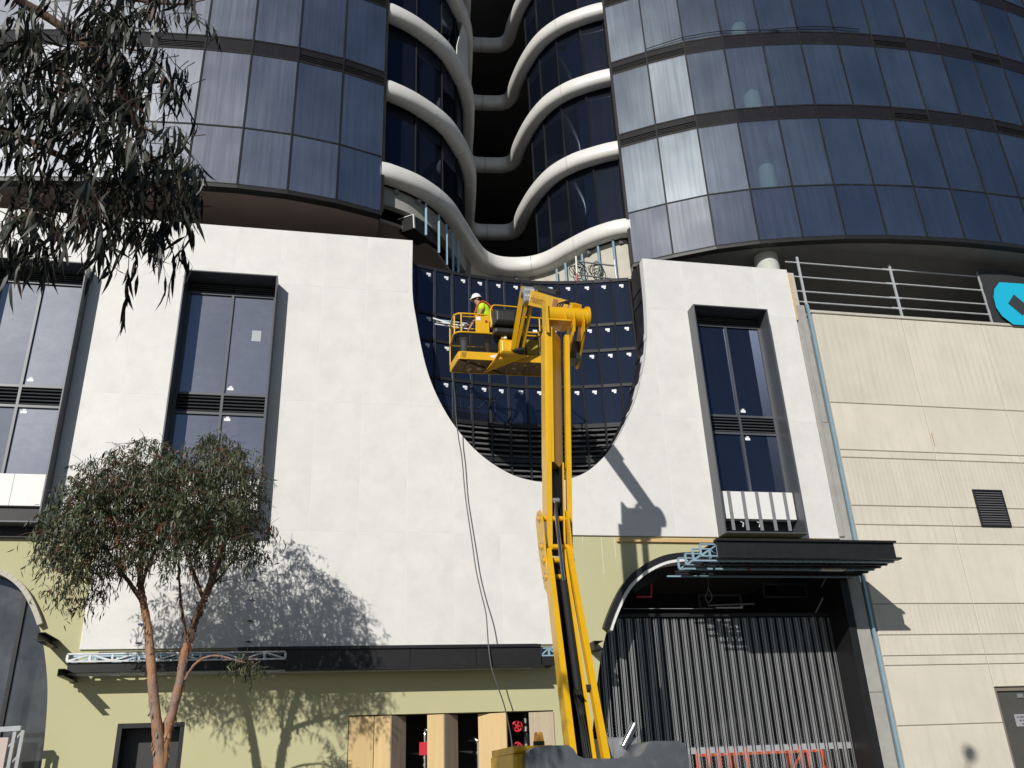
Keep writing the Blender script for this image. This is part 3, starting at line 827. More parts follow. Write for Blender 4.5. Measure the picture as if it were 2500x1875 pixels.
def tube_thing(path, zc, label, k0):
    t = thing('white_tube_edge', label, 'balcony edge', (path[0].x, path[0].y, zc), 'white tube balcony edges')
    # cut into cladding segments
    L = [0]
    for a, b in zip(path[:-1], path[1:]): L.append(L[-1] + (b - a).length)
    tot = L[-1]; ns = max(3, round(tot / 1.75))
    def at(s):
        s = min(max(s, 0), tot)
        for i in range(len(L) - 1):
            if L[i] <= s <= L[i + 1]:
                f = (s - L[i]) / max(L[i + 1] - L[i], 1e-9)
                return path[i].lerp(path[i + 1], f)
        return path[-1]
    prof = []
    for i in range(22):
        th = 2 * pi * i / 22
        ex = 2 / 2.5
        cx_, sx_ = cos(th), sin(th)
        prof.append((math.copysign(abs(cx_) ** ex, cx_) * .26, math.copysign(abs(sx_) ** ex, sx_) * .31))
    for k in range(ns):
        s0, s1 = tot * k / ns + .008, tot * (k + 1) / ns - .008
        m = 9; vs = []
        for j in range(m + 1):
            s = s0 + (s1 - s0) * j / m
            p = at(s); d = (at(s + .08) - at(s - .08)).normalized(); nn = Vector((d.y, -d.x))
            for w, h in prof: vs.append((p.x + nn.x * w, p.y + nn.y * w, zc + h))
        q = len(prof); fs = [(j * q + i, j * q + (i + 1) % q, (j + 1) * q + (i + 1) % q, (j + 1) * q + i) for j in range(m) for i in range(q)]
        mb = MB(); mb.add(vs, fs, 0, True); mb.add(vs[:q], [tuple(range(q))]); mb.add(vs[-q:], [tuple(range(q))])
        mb.build('tube_segment', M['tube_white'], t)
    return t
TZ = [17.7, 20.9, 24.1, 27.3, 30.5]
TL = ['lowest white tube balcony edge, dipping in one smooth wave above the dark screen',
      'white tube balcony edge of the first storey above the smooth wave',
      'white tube balcony edge of the second storey above the smooth wave',
      'white tube balcony edge of the third storey above the smooth wave, at the pale blade',
      'white tube balcony edge of the fourth storey above the smooth wave']
for k, z in enumerate(TZ):
    t = tube_thing(S1p if k == 0 else S2p, z, TL[k], k)
    path = S1p if k == 0 else S2p
    inn = offs(path, .12)
    poly = [(p.x, p.y) for p in inn] + [(9.3, 30.8), (.5, 30.8)]
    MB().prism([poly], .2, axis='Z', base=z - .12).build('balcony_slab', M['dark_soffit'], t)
# white soffit skirt of the lowest tube
sk = MB(); A = offs(S1p, -.02); B = offs(S1p, .62)
for i in range(len(S1p) - 1):
    if S1p[i].x < 3.2 or S1p[i].x > 7.6: continue
    sk.add([(A[i].x, A[i].y, 17.40), (A[i + 1].x, A[i + 1].y, 17.40), (B[i + 1].x, B[i + 1].y, 17.34), (B[i].x, B[i].y, 17.34)], [(0, 1, 2, 3)])
sk.build('soffit_skirt', M['tube_white'], [o for o in bpy.data.objects if o.name == 'white_tube_edge'][0])
# recessed glazing of each storey
for k in range(4):
    z0, z1 = TZ[k] + .2, TZ[k + 1] - .2
    rg = thing('recess_glazing', ['nearly black recessed glazing directly above the smooth wave tube', 'nearly black recessed glazing of the second storey above the smooth wave tube',
               'nearly black recessed glazing of the third storey above the smooth wave tube', 'nearly black recessed glazing of the fourth storey above the smooth wave tube'][k], 'glazing', (4.9, 24, z0), 'recessed storeys of dark glazing')
    ins = offs(S2p, .2)
    nL = [p for p in ins if p.x < 4.05 and p.y < 25.6]
    nR = [p for p in ins if p.x > 6.3 and p.y < 26.2][::-1]
    for side, pts, step in (('L', nL, 1.25), ('R', nR, 1.02)):
        q = walk([(p.x, p.y, 0) for p in pts], step)
        q = [(p.x, p.y) for p in q]
        if side == 'R': q = q[::-1]
        for a, b in zip(q[:-1], q[1:]):
            panel_between(a, b, z0, z1, .03, .02, 0).build('pane', M['recess_glass'], rg)
        for p in q:
            MB().box(p[0] - .022, p[0] + .022, p[1] - .05, p[1] + .05, z0, z1).build('mullion', M['spandrel_frame'], rg)
    # dark rooms behind the glass
    MB().box(.95, 2.6, 24.6, 24.7, z0 - .1, z1 + .1).build('room_wall', M['dark_void'], rg)
    MB().box(7.9, 8.85, 26.6, 26.7, z0 - .1, z1 + .1).build('room_wall', M['dark_void'], rg)
# pale blade rising between two storeys
bl = MB(); c = Vector((3.75, 23.3)); d = Vector((.5, .86)).normalized()
def bp(s, z): return (c.x + d.x * s, c.y + d.y * s, z)
vs = [bp(-.55, 24.2), bp(-.55, 25.3), bp(.05, 26.95), bp(.5, 26.9), bp(.5, 24.2)]
bl.add(vs + [(x + .025, y - .015, z) for x, y, z in vs], [(0, 1, 2, 3, 4), (9, 8, 7, 6, 5)] + [(i, (i + 1) % 5, 5 + (i + 1) % 5, 5 + i) for i in range(5)])
props(bl.build('privacy_blade', M['tube_white']), 'pale upright blade standing between two white tubes', 'screen')

# ---- concrete upstand, studs, duct and scaffold under the lowest tube
up = thing('concrete_upstand', 'bare concrete upstand following the lowest white tube', 'upstand', (4.9, 23, 16))
I = offs(S1p, .22)
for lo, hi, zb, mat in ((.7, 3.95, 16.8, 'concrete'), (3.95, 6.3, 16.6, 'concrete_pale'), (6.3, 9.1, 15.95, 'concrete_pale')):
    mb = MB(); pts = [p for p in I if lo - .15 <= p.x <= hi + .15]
    J = offs(pts, .2)
    q = len(pts); vs = [(p.x, p.y, z) for z in (zb, 17.41) for p in pts] + [(p.x, p.y, z) for z in (zb, 17.41) for p in J]
    fs = []
    for i in range(q - 1):
        fs += [(i, i + 1, q + i + 1, q + i), (2 * q + i, 3 * q + i, 3 * q + i + 1, 2 * q + i + 1), (i, 2 * q + i, 2 * q + i + 1, i + 1)]
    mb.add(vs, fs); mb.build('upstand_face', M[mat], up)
def on1(x):
    best = min(offs(S1p, .06), key=lambda p: abs(p.x - x) + (0 if p.y < 26 else 9)); return best
studs = [(2.3, 16.2, 17.3), (2.66, 15.9, 17.25), (2.98, 15.75, 17.2), (3.2, 15.6, 17.2), (3.42, 15.6, 17.2), (8.42, 15.6, 17.38), (7.98, 15.55, 17.35), (7.55, 15.5, 17.3), (7.2, 15.5, 17.3), (6.98, 15.5, 17.25)]
for k, (x, z0, z1) in enumerate(studs):
    p = on1(x)
    s = MB(); s.box(p.x - .03, p.x + .03, p.y - .03, p.y - .022, z0, z1); s.box(p.x - .03, p.x - .024, p.y - .022, p.y + .03, z0, z1); s.box(p.x + .024, p.x + .03, p.y - .022, p.y + .03, z0, z1)
    lab = (['first', 'second', 'third', 'fourth', 'fifth'][k] + ' blue steel stud along the shaded tube, counting from the black duct') if k < 5 else (['first', 'second', 'third', 'fourth', 'fifth'][k - 5] + ' blue steel stud on the sunlit upstand, counting from the overhanging tower')
    props(s.build('hanging_stud', M['galv_blue']), lab, 'stud', 'studs under the shaded tube' if k < 5 else 'studs on the sunlit upstand')
for x in (1.35, 2.05, 5.3, 5.75, 7.75, 8.62):
    p = on1(x); s = MB(); s.box(p.x - .06, p.x + .06, p.y + .06, p.y + .2, 17.26, 17.36)
    s.build('cast_in_bracket', M['steel_dull'], up)
A = onY(992, 547, 21.15); B = onY(1053, 594, 22.25)
du = thing('air_duct', 'black rectangular duct with pale flanged ends under the shaded tube', 'duct', tuple(A))
MB().bar(A, B, .5, .42).build('duct_body', M['black_metal'], du)
dd = (B - A).normalized()
for q in (A, B):
    fl = MB(); a, b, d_, r_, u_ = fl.frame(q - dd * .03, q + dd * .03)
    for sx, sy, w, h in ((0, .225, .54, .02), (.262, 0, .03, .43)):
        o_ = r_ * sx + u_ * sy
        fl.bar(a + o_, b + o_, w, h)
    fl.build('flange', M['white_paint'], du)
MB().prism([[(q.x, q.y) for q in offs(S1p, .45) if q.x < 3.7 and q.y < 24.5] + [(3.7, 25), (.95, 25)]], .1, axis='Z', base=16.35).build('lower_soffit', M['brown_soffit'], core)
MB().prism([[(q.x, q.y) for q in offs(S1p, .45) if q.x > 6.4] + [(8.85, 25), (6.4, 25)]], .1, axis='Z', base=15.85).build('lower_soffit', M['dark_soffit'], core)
MB().box(.95, 8.85, 20.7, 30.8, 33.4, 33.6).build('upper_slab', M['dark_soffit'], core)
MB().box(.9, 9, 24.98, 25.1, 13.4, 17.2).build('recess_back', M['dark_void'], core)
# scaffold frame
sc = thing('scaffold_frame', 'tubular scaffold frame standing behind the dark screen under the tube', 'scaffold', (7.8, 21.9, 15))
ps = [onY(1407, 636, 21.95), onY(1408, 692, 21.95), onY(1501, 648, 21.95), onY(1506, 684, 21.95)]
MB().tube([ps[0] + Vector((0, 0, .15)), ps[1] - Vector((0, 0, .5))], .028, 8).build('post', M['white_paint'], sc)
MB().tube([ps[2] + Vector((0, 0, .2)), ps[3] - Vector((0, 0, .5))], .028, 8).build('post', M['galv'], sc)
MB().tube([onY(1407, 638, 21.95), onY(1501, 649, 21.95)], .026, 8).build('rail', M['steel_dull'], sc)
MB().tube([onY(1416, 671, 21.95), onY(1506, 682, 21.95)], .026, 8).build('rail', M['steel_dull'], sc)
MB().tube([onY(1408, 668, 21.93), onY(1408, 692, 21.93)], .032, 8).build('red_sleeve', pm('faded_red', (.45, .16, .15), .6), sc)
random.seed(21)
for (u, v, lab) in ((1412, 662, 'tangled black cable hanging round the red sleeved scaffold post'), (1458, 664, 'tangled black cable hanging between studs in the middle of the scaffold frame')):
    c = onY(u, v, 22.35); pts = []
    for i in range(60):
        t_ = i * .9; r = .12 + .12 * random.random()
        pts.append((c.x + r * cos(t_) + .08 * sin(i * .37), c.y + random.uniform(-.03, .03), c.z + 1.3 * r * sin(t_) + .12 * sin(i * .21)))
    q = spline(pts, 4)
    props(MB().tube(q, .011, 5).build('cable_coil', M['rubber']), lab, 'cable', 'tangled cables at the upstand')
# ================================================================== STREET CANOPIES
def lattice(x0, x1, y, z0, z1, step, mat, parent, name='lattice_truss', mi=0):
    o = None
    mb = MB()
    mb.bar((x0, y, z1 - .015), (x1, y, z1 - .015), .06, .03); mb.bar((x0, y, z0 + .015), (x1, y, z0 + .015), .06, .03)
    n = max(1, round((x1 - x0) / step))
    for k in range(n + 1):
        x = x0 + (x1 - x0) * k / n
        mb.bar((x, y, z0 + .03), (x, y, z1 - .03), .04, .045, (1, 0, 0))
        if k < n:
            xa, xb = x + .02, x0 + (x1 - x0) * (k + 1) / n - .02
            za, zb = (z0 + .03, z1 - .03) if k % 2 == 0 else (z1 - .03, z0 + .03)
            mb.bar((xa, y, za), (xb, y, zb), .03, .03)
    return mb.build(name, mat, parent)
cL = thing('street_canopy', 'long shallow canopy half clad in black fascia under the white panels', 'canopy', (0, 19.6, 3.9))
yf = 19.4
xs = [-.82, .32, 1.75, 3.18, 4.62]
for a, b in zip(xs[:-1], xs[1:]):
    MB().bbox(a + .003, b - .003, yf, yf + .03, 3.99, 4.36, .004).build('fascia_panel', M['black_metal'], cL)
MB().box(-1.8, 4.62, yf - .04, yf + .3, 4.363, 4.42).build('top_flashing', M['black_metal'], cL)
MB().box(-.82, 4.62, yf - .03, yf + .12, 3.94, 3.987).build('bottom_flange', M['black_metal'], cL)
lattice(-5.05, -.84, yf + .02, 4.17, 4.345, .42, M['galv'], cL)
lattice(-5.02, -.84, yf + .36, 4.17, 4.345, .42, M['galv_blue'], cL)
lattice(4.63, 5.02, yf + .1, 4.17, 4.36, .2, M['galv_blue'], cL)
MB().box(-5.03, 5.0, yf + .05, yf + .11, 3.98, 4.165).build('edge_beam', M['black_metal'], cL)
MB().box(-4.6, 5.0, 19.93, 20.04, 4.2, 4.44).build('wall_beam', M['black_metal'], cL)
MB().box(-1.7, 4.6, yf + .2, 20.04, 4.44, 4.46).build('roof_sheet', M['black_metal'], cL)
for x in (-5.0, -4.55, -2.2, 0.2, 2.6, 4.9):
    s = MB(); s.box(x - .05, x + .05, yf + .11, 20.048, 3.99, 4.01); s.box(x - .05, x + .05, yf + .11, 20.048, 4.14, 4.16); s.box(x - .01, x + .01, yf + .11, 20.048, 4.01, 4.14)
    s.build('bracket', M['black_metal'], cL)
for y in (19.55, 19.7, 19.85):
    MB().box(-5.2, 4.5, y, y + .05, 3.955, 3.978).build('batten', M['galv'], cL)

cR = thing('street_canopy', 'deep black canopy with open blue trusses over the mesh curtain arch', 'canopy', (10.6, 19, 6))
y0 = 18.0
MB().bbox(8.46, 12.9, y0, y0 + .03, 6.075, 6.42, .004).build('fascia_panel', M['black_metal'], cR)
MB().box(8.44, 12.94, y0 - .06, y0 + .12, 6.422, 6.47).build('top_flange', M['black_metal'], cR)
MB().box(8.44, 12.98, y0 - .08, y0 + .1, 6.03, 6.073).build('bottom_flange', M['black_metal'], cR)
MB().box(8.5, 12.9, y0 + .12, 20.04, 6.44, 6.46).build('roof_sheet', M['black_metal'], cR)
for k, y in enumerate((18.16, 18.6, 19.05, 19.5)):
    lattice(8.12, 12.7, y, 6.1, 6.40, .42, M['galv_blue'], cR)
MB().box(12.86, 12.94, y0 + .1, 20.08, 6.032, 6.43).build('end_beam', M['black_metal'], cR)
MB().box(8.3, 8.38, y0 + .6, 20.0, 6.04, 6.2).build('end_beam', M['black_metal'], cR)
for k in range(7):
    y = 18.12 + k * .27
    MB().box(7.9 + .1 * (k % 2), 12.9, y, y + .05, 5.99, 6.026).build('batten', M['black_frame'] if k % 3 else M['galv_blue'], cR)
for x in (9.6, 11.7):
    MB().tube([(x, 18.9, 6.3), (x, 18.9, 5.95)], .03, 8).build('drop_pipe', M['red_pipe'], cR)
MB().box(11.4, 12.0, 18.75, 18.87, 5.95, 5.985).build('strip_light', M['white_paint'], cR)

# ================================================================== ARCH WITH MESH CURTAIN
ar = thing('arch_trim', 'black and white curved metal trim round the mesh curtain arch', 'trim', (7, 20, 5))
A = [p for p in RAs if p[0] < 9.0 and p[1] > 4.75]
tm = MB(); tw = MB()
for a, b in zip(A[:-1], A[1:]):
    for (mb, o0, o1, ya, yb) in ((tm, .0, .13, 19.84, 20.045), (tw, -.085, -.005, 19.87, 20.3)):
        va = Vector((a[0], a[1])); vb = Vector((b[0], b[1])); d = (vb - va).normalized(); n = Vector((-d.y, d.x))
        q = [va + n * o0, vb + n * o0, vb + n * o1, va + n * o1]
        mb.add([(p.x, ya, p.y) for p in q] + [(p.x, yb, p.y) for p in q], [(0, 1, 2, 3), (7, 6, 5, 4), (0, 4, 5, 1), (1, 5, 6, 2), (2, 6, 7, 3), (3, 7, 4, 0)])
tm.build('outer_rim', M['black_metal'], ar); tw.build('inner_rim', M['white_paint'], ar)
rv = MB()
for a, b in zip(RAs[:-1], RAs[1:]):
    if b[0] > 12.5: break
    rv.add([(a[0] + .01, 20.06, a[1] - .01), (b[0] + .01, 20.06, b[1] - .01), (b[0] + .01, 20.9, b[1] - .01), (a[0] + .01, 20.9, a[1] - .01)], [(0, 1, 2, 3)])
rv.build('arch_lining', M['black_metal'], ar)
MB().box(12.58, 12.785, 19.98, 20.9, -.1, 6.5).build('jamb', M['black_metal'], ar)
MB().box(6.0, 12.7, 20.7, 20.78, 5.22, 5.3).build('curtain_rail', M['black_metal'], ar)
# curtain: upright chains of wavy wire and ladder links
mc = thing('mesh_curtain', 'silver chain mesh curtain closing the dark arch', 'curtain', (9.3, 20.8, 0))
YM = 20.8
def wavy(x, amp, per, z0, z1, w, ph):
    mb = MB(); n = int((z1 - z0) / per * 6); vs = []
    for i in range(n + 1):
        z = z0 + (z1 - z0) * i / n
        t = 2 * pi * (z / per) + ph
        xx = x + amp * max(-1, min(1, 1.5 * sin(t)))
        vs += [(xx - w / 2, YM - .006, z), (xx + w / 2, YM - .006, z), (xx, YM + .008, z)]
    fs = []
    for i in range(n):
        a = 3 * i
        fs += [(a, a + 1, a + 4, a + 3), (a + 1, a + 2, a + 5, a + 4), (a + 2, a, a + 3, a + 5)]
    mb.add(vs, fs); return mb
def ladder(x, w, per, z0, z1):
    mb = MB()
    mb.box(x - w / 2 - .006, x - w / 2 + .006, YM - .006, YM + .006, z0, z1); mb.box(x + w / 2 - .006, x + w / 2 + .006, YM - .006, YM + .006, z0, z1)
    z = z0 + .02
    while z < z1 - .01:
        mb.box(x - w / 2 + .006, x + w / 2 - .006, YM - .005, YM + .005, z, z + .014); z += per
    return mb
protos = None; pitch = .235; x = 5.9; k = 0
PX = 6.0
ztop = 5.2; zmid = (2.10, 2.24)
while x < 12.62:
    if protos is None:
        protos = []
        for nm, f in (('wavy_strand', lambda z0, z1: [wavy(PX - .05, .011, .075, z0, z1, .0135, 0), wavy(PX + .05, .011, .075, z0, z1, .0135, pi)]),
                      ('ladder_strand', lambda z0, z1: [ladder(PX + .1175, .034, .05, z0, z1)])):
            mb = MB()
            for z0, z1 in ((-.1, zmid[0]), (zmid[1], ztop)):
                for w in f(z0, z1): mb.add(w.v, w.f)
            protos.append(mb.build(nm, M['mesh_wire'], mc))
        for p_ in protos: p_.location.x = x - PX
    else:
        for p_ in protos:
            c = p_.copy(); COL.objects.link(c); c.location = (x - PX, 0, 0)
    x += pitch; k += 1
tie = None
x = 5.9
while x < 12.62:
    if tie is None:
        b = MB(); b.box(5.9 - .064, 5.9 + .064, YM - .008, YM + .008, zmid[0], zmid[1]); b.box(5.9 + .097, 5.9 + .138, YM - .008, YM + .008, zmid[0], zmid[1])
        tie = b.build('tie_plate', M['mesh_wire'], mc)
    else:
        c = tie.copy(); COL.objects.link(c); c.location = (x - 5.9, 0, 0)
    x += pitch
rod = None
# services hanging in the dark arch
def svc(name, mb, mat, label, cat): return props(mb.build(name, mat), label, cat)
d = MB(); d.bar(onY(1538, 1440, 20.6), onY(1600, 1403, 20.6), .3, .22); svc('ceiling_duct', d, M['black_metal'], 'short black duct at the curved shoulder of the mesh arch', 'duct')
p = onY(1590, 1425, 20.55); q = onY(1590, 1457, 20.55); r = onY(1554, 1457, 20.55)
svc('sprinkler_pipe', MB().tube([p, q, r], .03, 8), M['red_pipe'], 'thin red pipe elbow inside the shoulder of the mesh arch', 'pipe')
for (u0, v0, u1, v1, lab) in ((1858, 1425, 1972, 1460, 'black rectangular hanging frame nearer the white bent pipe'), (1702, 1452, 1812, 1487, 'black rectangular hanging frame nearer the looped cable')):
    a = onY(u0, v0, 21.6); b = onY(u1, v1, 21.6)
    f = MB(); w = .045
    f.box(a.x, b.x, 21.55, 21.62, a.z - w, a.z); f.box(a.x, b.x, 21.55, 21.62, b.z, b.z + w); f.box(a.x, a.x + w, 21.549, 21.621, b.z, a.z); f.box(b.x - w, b.x, 21.549, 21.621, b.z, a.z)
    svc('cable_tray_frame', f, pm('dark_frame_grey', (.05, .05, .05), .5), lab, 'frame')
pts = [onY(2030, 1405, 20.75), onY(2020, 1425, 20.75), onY(2042, 1435, 20.75), onY(2046, 1460, 20.75), onY(2046, 1500, 20.75)]
svc('waste_pipe', MB().tube(spline(pts, 5), .065, 10), pm('grey_pvc', (.16, .16, .17), .5), 'grey bent waste pipe at the right of the mesh arch ceiling'.replace('right of the ', ''), 'pipe')
pts = [onY(1729, 1400, 21.2), onY(1728, 1440, 21.2), onY(1722, 1458, 21.2), onY(1730, 1472, 21.2), onY(1738, 1458, 21.2), onY(1730, 1438, 21.2)]
svc('looped_cable', MB().tube(spline(pts, 5), .012, 6), M['steel_dull'], 'thin looped cable hanging from the arch ceiling', 'cable')
svc('hanging_rail', MB().tube([onY(1728, 1478, 21.3), onY(1842, 1474, 21.3)], .02, 6), M['steel_dull'], 'thin horizontal rail hanging above the mesh curtain', 'rail')
svc('guide_wire', MB().tube([onY(1520, 1486, 20.7), onY(1740, 1486, 20.7)], .006, 5), M['galv'], 'thin bright wire stretched above the mesh curtain', 'wire')
# orange stillage behind the curtain
sg = thing('orange_stillage', 'orange steel stillage frame behind the mesh curtain', 'stillage', (10.8, 21.7, 0))
for x in (9.1, 9.65, 10.1, 11.55, 12.1):
    for y in (21.45, 22.1):
        MB().box(x - .04, x + .04, y - .04, y + .04, 0, 2.22 if x < 11.8 else 2.1).build('post', M['orange'], sg)
for z in (.3, 1.2, 2.1):
    for y in (21.45, 22.1):
        MB().box(9.1, 12.1, y - .03, y + .03, z - .035, z + .035).build('rail', M['orange'], sg)
MB().bar((10.2, 21.42, .4), (11.5, 21.42, 2.0), .05, .05).build('brace', M['orange'], sg)
sg2 = MB(); sg2.box(10.35, 10.6, 21.5, 21.8, 1.25, 1.6); props(sg2.build('yellow_box', M['yellow']), 'small yellow box sitting in the orange stillage', 'box')
# small cleats projecting from the wall
def stub(x, z, d, label, w=.1, h=.17):
    t = MB(); y1 = 20.048; yy = y1 - d
    t.box(x - w / 2, x + w / 2, yy, y1, z + h / 2 - .014, z + h / 2); t.box(x - w / 2, x + w / 2, yy, y1, z - h / 2, z - h / 2 + .014)
    t.box(x - w / 2, x - w / 2 + .012, yy, y1, z - h / 2 + .014, z + h / 2 - .014)
    return props(t.build('steel_cleat', M['black_metal']), label, 'bracket')
stub(6.02, 4.42, .45, 'stubby black channel cleat on the green wall beside the mesh arch', .22, .18)
stub(-5.5, 4.62, 1.0, 'long black channel bracket projecting at the glazed arch', .14, .17)
stub(-5.0, 3.93, 1.1, 'black channel bracket projecting under the shallow canopy end', .12, .14)

# ================================================================== GLAZED ARCH (left)
ga = thing('glazed_arch', 'grimy glazed arch in the olive wall with a pale metal rim', 'glazed arch', (-7, 20.3, 0))
MB().box(-12.6, -6.34, 20.32, 20.335, -.1, 6.4).build('pane', M['grimy_glass'], ga)
MB().box(-6.26, -5.3, 20.32, 20.335, -.1, 6.4).build('pane', M['grimy_glass'], ga)
MB().box(-6.34, -6.26, 20.27, 20.38, -.1, 6.4).build('mullion', M['black_frame'], ga)
MB().box(-8.2, -8.12, 20.27, 20.38, -.1, 6.4).build('mullion', M['black_frame'], ga)
tr = MB(); A = [p for p in LAs if p[0] > -9 and p[1] > 4.9]
for a, b in zip(A[:-1], A[1:]):
    va = Vector((a[0], a[1])); vb = Vector((b[0], b[1])); d = (vb - va).normalized(); n = Vector((d.y, -d.x))
    q = [va + n * .0, vb + n * .0, vb + n * .1, va + n * .1]
    tr.add([(p.x, 19.9, p.y) for p in q] + [(p.x, 20.048, p.y) for p in q], [(0, 1, 2, 3), (7, 6, 5, 4), (0, 4, 5, 1), (1, 5, 6, 2), (2, 6, 7, 3), (3, 7, 4, 0)])
tr.build('rim', pm('pale_rim', (.5, .46, .38), .6), ga)
MB().box(-6.5, -5.3, 20.75, 20.8, -.1, 4.4).build('hanging_sheet', pm('grey_sheet', (.5, .5, .47), .8, var=(1.5, .25, (2, 1, .4))), ga)
MB().box(-6.9, -6.2, 21.0, 21.05, 2.3, 3.1).build('paper_board', M['white_paint'], ga)
MB().box(-12.6, -5.3, 22.6, 22.65, -.1, 6.4).build('inner_lining', M['dark_void'], ga)
# steel trestle with a pale board in front of it
ts = thing('steel_trestle', 'grey steel trestle carrying a pale board beside the glazed arch', 'trestle', (-6.2, 19.2, 0))
YT = 19.3
pt = lambda u, v: onY(u, v, YT)
a, b = pt(-60, 1785), pt(52, 1778)
MB().bar(a, b, .1, .09).build('top_rail', M['steel_dull'], ts)
for u0, v0, u1, v1 in ((38, 1783, 15, 1900), (57, 1783, 42, 1900)):
    A_, B_ = pt(u0, v0), pt(u1, v1); B_ = A_ + (B_ - A_) * ((A_.z) / max(A_.z - B_.z, .1)); 
    B_ = Vector((A_.x - .02, YT, 0.0))
    MB().bar(A_, B_, .07, .06, (1, 0, 0)).build('leg', M['steel_dull'], ts)
A_ = pt(57, 1783)
for k in range(4):
    z = A_.z - .28 - k * .42
    MB().bar((A_.x - .21, YT + .01, z), (A_.x - .02, YT + .01, z + .25), .03, .03).build('brace', M['steel_dull'], ts)
MB().box(a.x - .4, pt(28, 1800).x - .06, YT + .03, YT + .06, .3, pt(20, 1800).z).build('board', pm('pink_board', (.55, .45, .4), .7), ts)

# ================================================================== TIMBER FINNED RISER CUPBOARD
tb = thing('timber_fin_screen', 'pale timber fin screen over a dark riser cupboard', 'screen', (2.75, 20.1, 0))
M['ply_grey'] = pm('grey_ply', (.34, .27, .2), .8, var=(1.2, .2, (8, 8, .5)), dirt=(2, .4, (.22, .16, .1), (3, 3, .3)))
def fin(poly, mat, name='fin'):
    return MB().prism([poly], 3.16, axis='Z', base=-.1).build(name, mat, tb)
fin([(.535, 20.03), (1.05, 20.03), (1.05, 20.09), (.535, 20.09)], M['timber'], 'board')
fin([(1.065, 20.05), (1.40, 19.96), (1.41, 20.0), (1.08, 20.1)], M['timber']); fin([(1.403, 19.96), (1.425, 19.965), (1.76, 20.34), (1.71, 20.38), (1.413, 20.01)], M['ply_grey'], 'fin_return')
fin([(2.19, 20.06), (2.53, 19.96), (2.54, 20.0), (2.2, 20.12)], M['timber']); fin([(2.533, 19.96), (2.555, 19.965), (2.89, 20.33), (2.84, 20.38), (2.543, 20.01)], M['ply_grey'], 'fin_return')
fin([(3.32, 20.2), (3.90, 19.97), (3.93, 20.01), (3.33, 20.26)], M['timber'])
fin([(4.44, 20.1), (4.98, 20.02), (4.98, 20.08), (4.45, 20.16)], M['timber_grey'])
MB().box(.3, 5.15, 21.3, 21.4, -.1, 3.4).build('cupboard_lining', M['dark_void'], tb)
MB().box(.3, 5.15, 20.36, 21.3, 3.2, 3.3).build('cupboard_ceiling', M['dark_void'], tb)
def pipes():
    Yp = 20.6
    a = onY(1038, 1785, Yp)
    t = thing('riser_pipe', 'straight silver riser pipe with a red tag between timber fins', 'pipe', (a.x, Yp, 0))
    MB().tube(spline([(a.x, Yp, 0), (a.x, Yp, a.z - .12), (a.x + .01, Yp, a.z - .02), (a.x + .1, Yp, a.z + .05), (a.x + .3, Yp, a.z + .06)], 4), .055, 12).build('pipe_run', M['chrome'], t)
    b = onY(1034, 1828, Yp)
    MB().box(b.x - .1, b.x + .1, Yp - .09, Yp - .07, b.z - .13, b.z + .13).build('red_tag', M['red'], t)
    for v in (1850, 1868):
        z = onY(1034, v, Yp).z; MB().cyl((a.x, Yp, z - .025), (a.x, Yp, z + .025), .085, n=14).build('coupling', M['chrome'], t)
    a = onY(1168, 1815, Yp)
    t = thing('riser_pipe', 'silver riser pipe bent over at its top between timber fins', 'pipe', (a.x, Yp, 0))
    MB().tube(spline([(a.x, Yp, 0), (a.x, Yp, a.z - .1), (a.x - .01, Yp, a.z + .02), (a.x - .07, Yp + .05, a.z + .1), (a.x - .15, Yp + .2, a.z + .1)], 5), .06, 12).build('pipe_run', M['chrome'], t)
    z = onY(1168, 1838, Yp).z; MB().cyl((a.x, Yp, z - .03), (a.x, Yp, z + .03), .09, n=14).build('coupling', M['chrome'], t)
    a = onY(1285, 1790, Yp)
    t = thing('valve_stack', 'silver valve stack with red handwheels behind the timber fins', 'valve', (a.x, Yp, 0))
    MB().cyl((a.x, Yp, 0), (a.x, Yp, a.z + .6), .06, n=14).build('pipe_run', pm('dark_pipe', (.05, .05, .055), .4, .5), t)
    for v, r in ((1760, .11), (1780, .125), (1822, .12), (1838, .13)):
        z = onY(1285, v, Yp).z; MB().cyl((a.x, Yp, z - .05), (a.x, Yp, z + .05), r, n=16).build('flange', M['chrome'], t)
    for v in (1773, 1826):
        h = onY(1263, v, Yp - .2)
        w = MB()
        ring = [(h.x + .105 * cos(2 * pi * i / 20), h.y, h.z + .105 * sin(2 * pi * i / 20)) for i in range(21)]
        w.tube(ring, .024, 6)
        for i in range(5):
            w.bar(tuple(h), (h.x + .1 * cos(2 * pi * i / 5), h.y, h.z + .1 * sin(2 * pi * i / 5)), .03, .02, (0, 1, 0))
        w.cyl((h.x, h.y - .03, h.z), (h.x, h.y + .2, h.z), .02, n=8)
        w.build('handwheel', M['red'], t)
pipes()

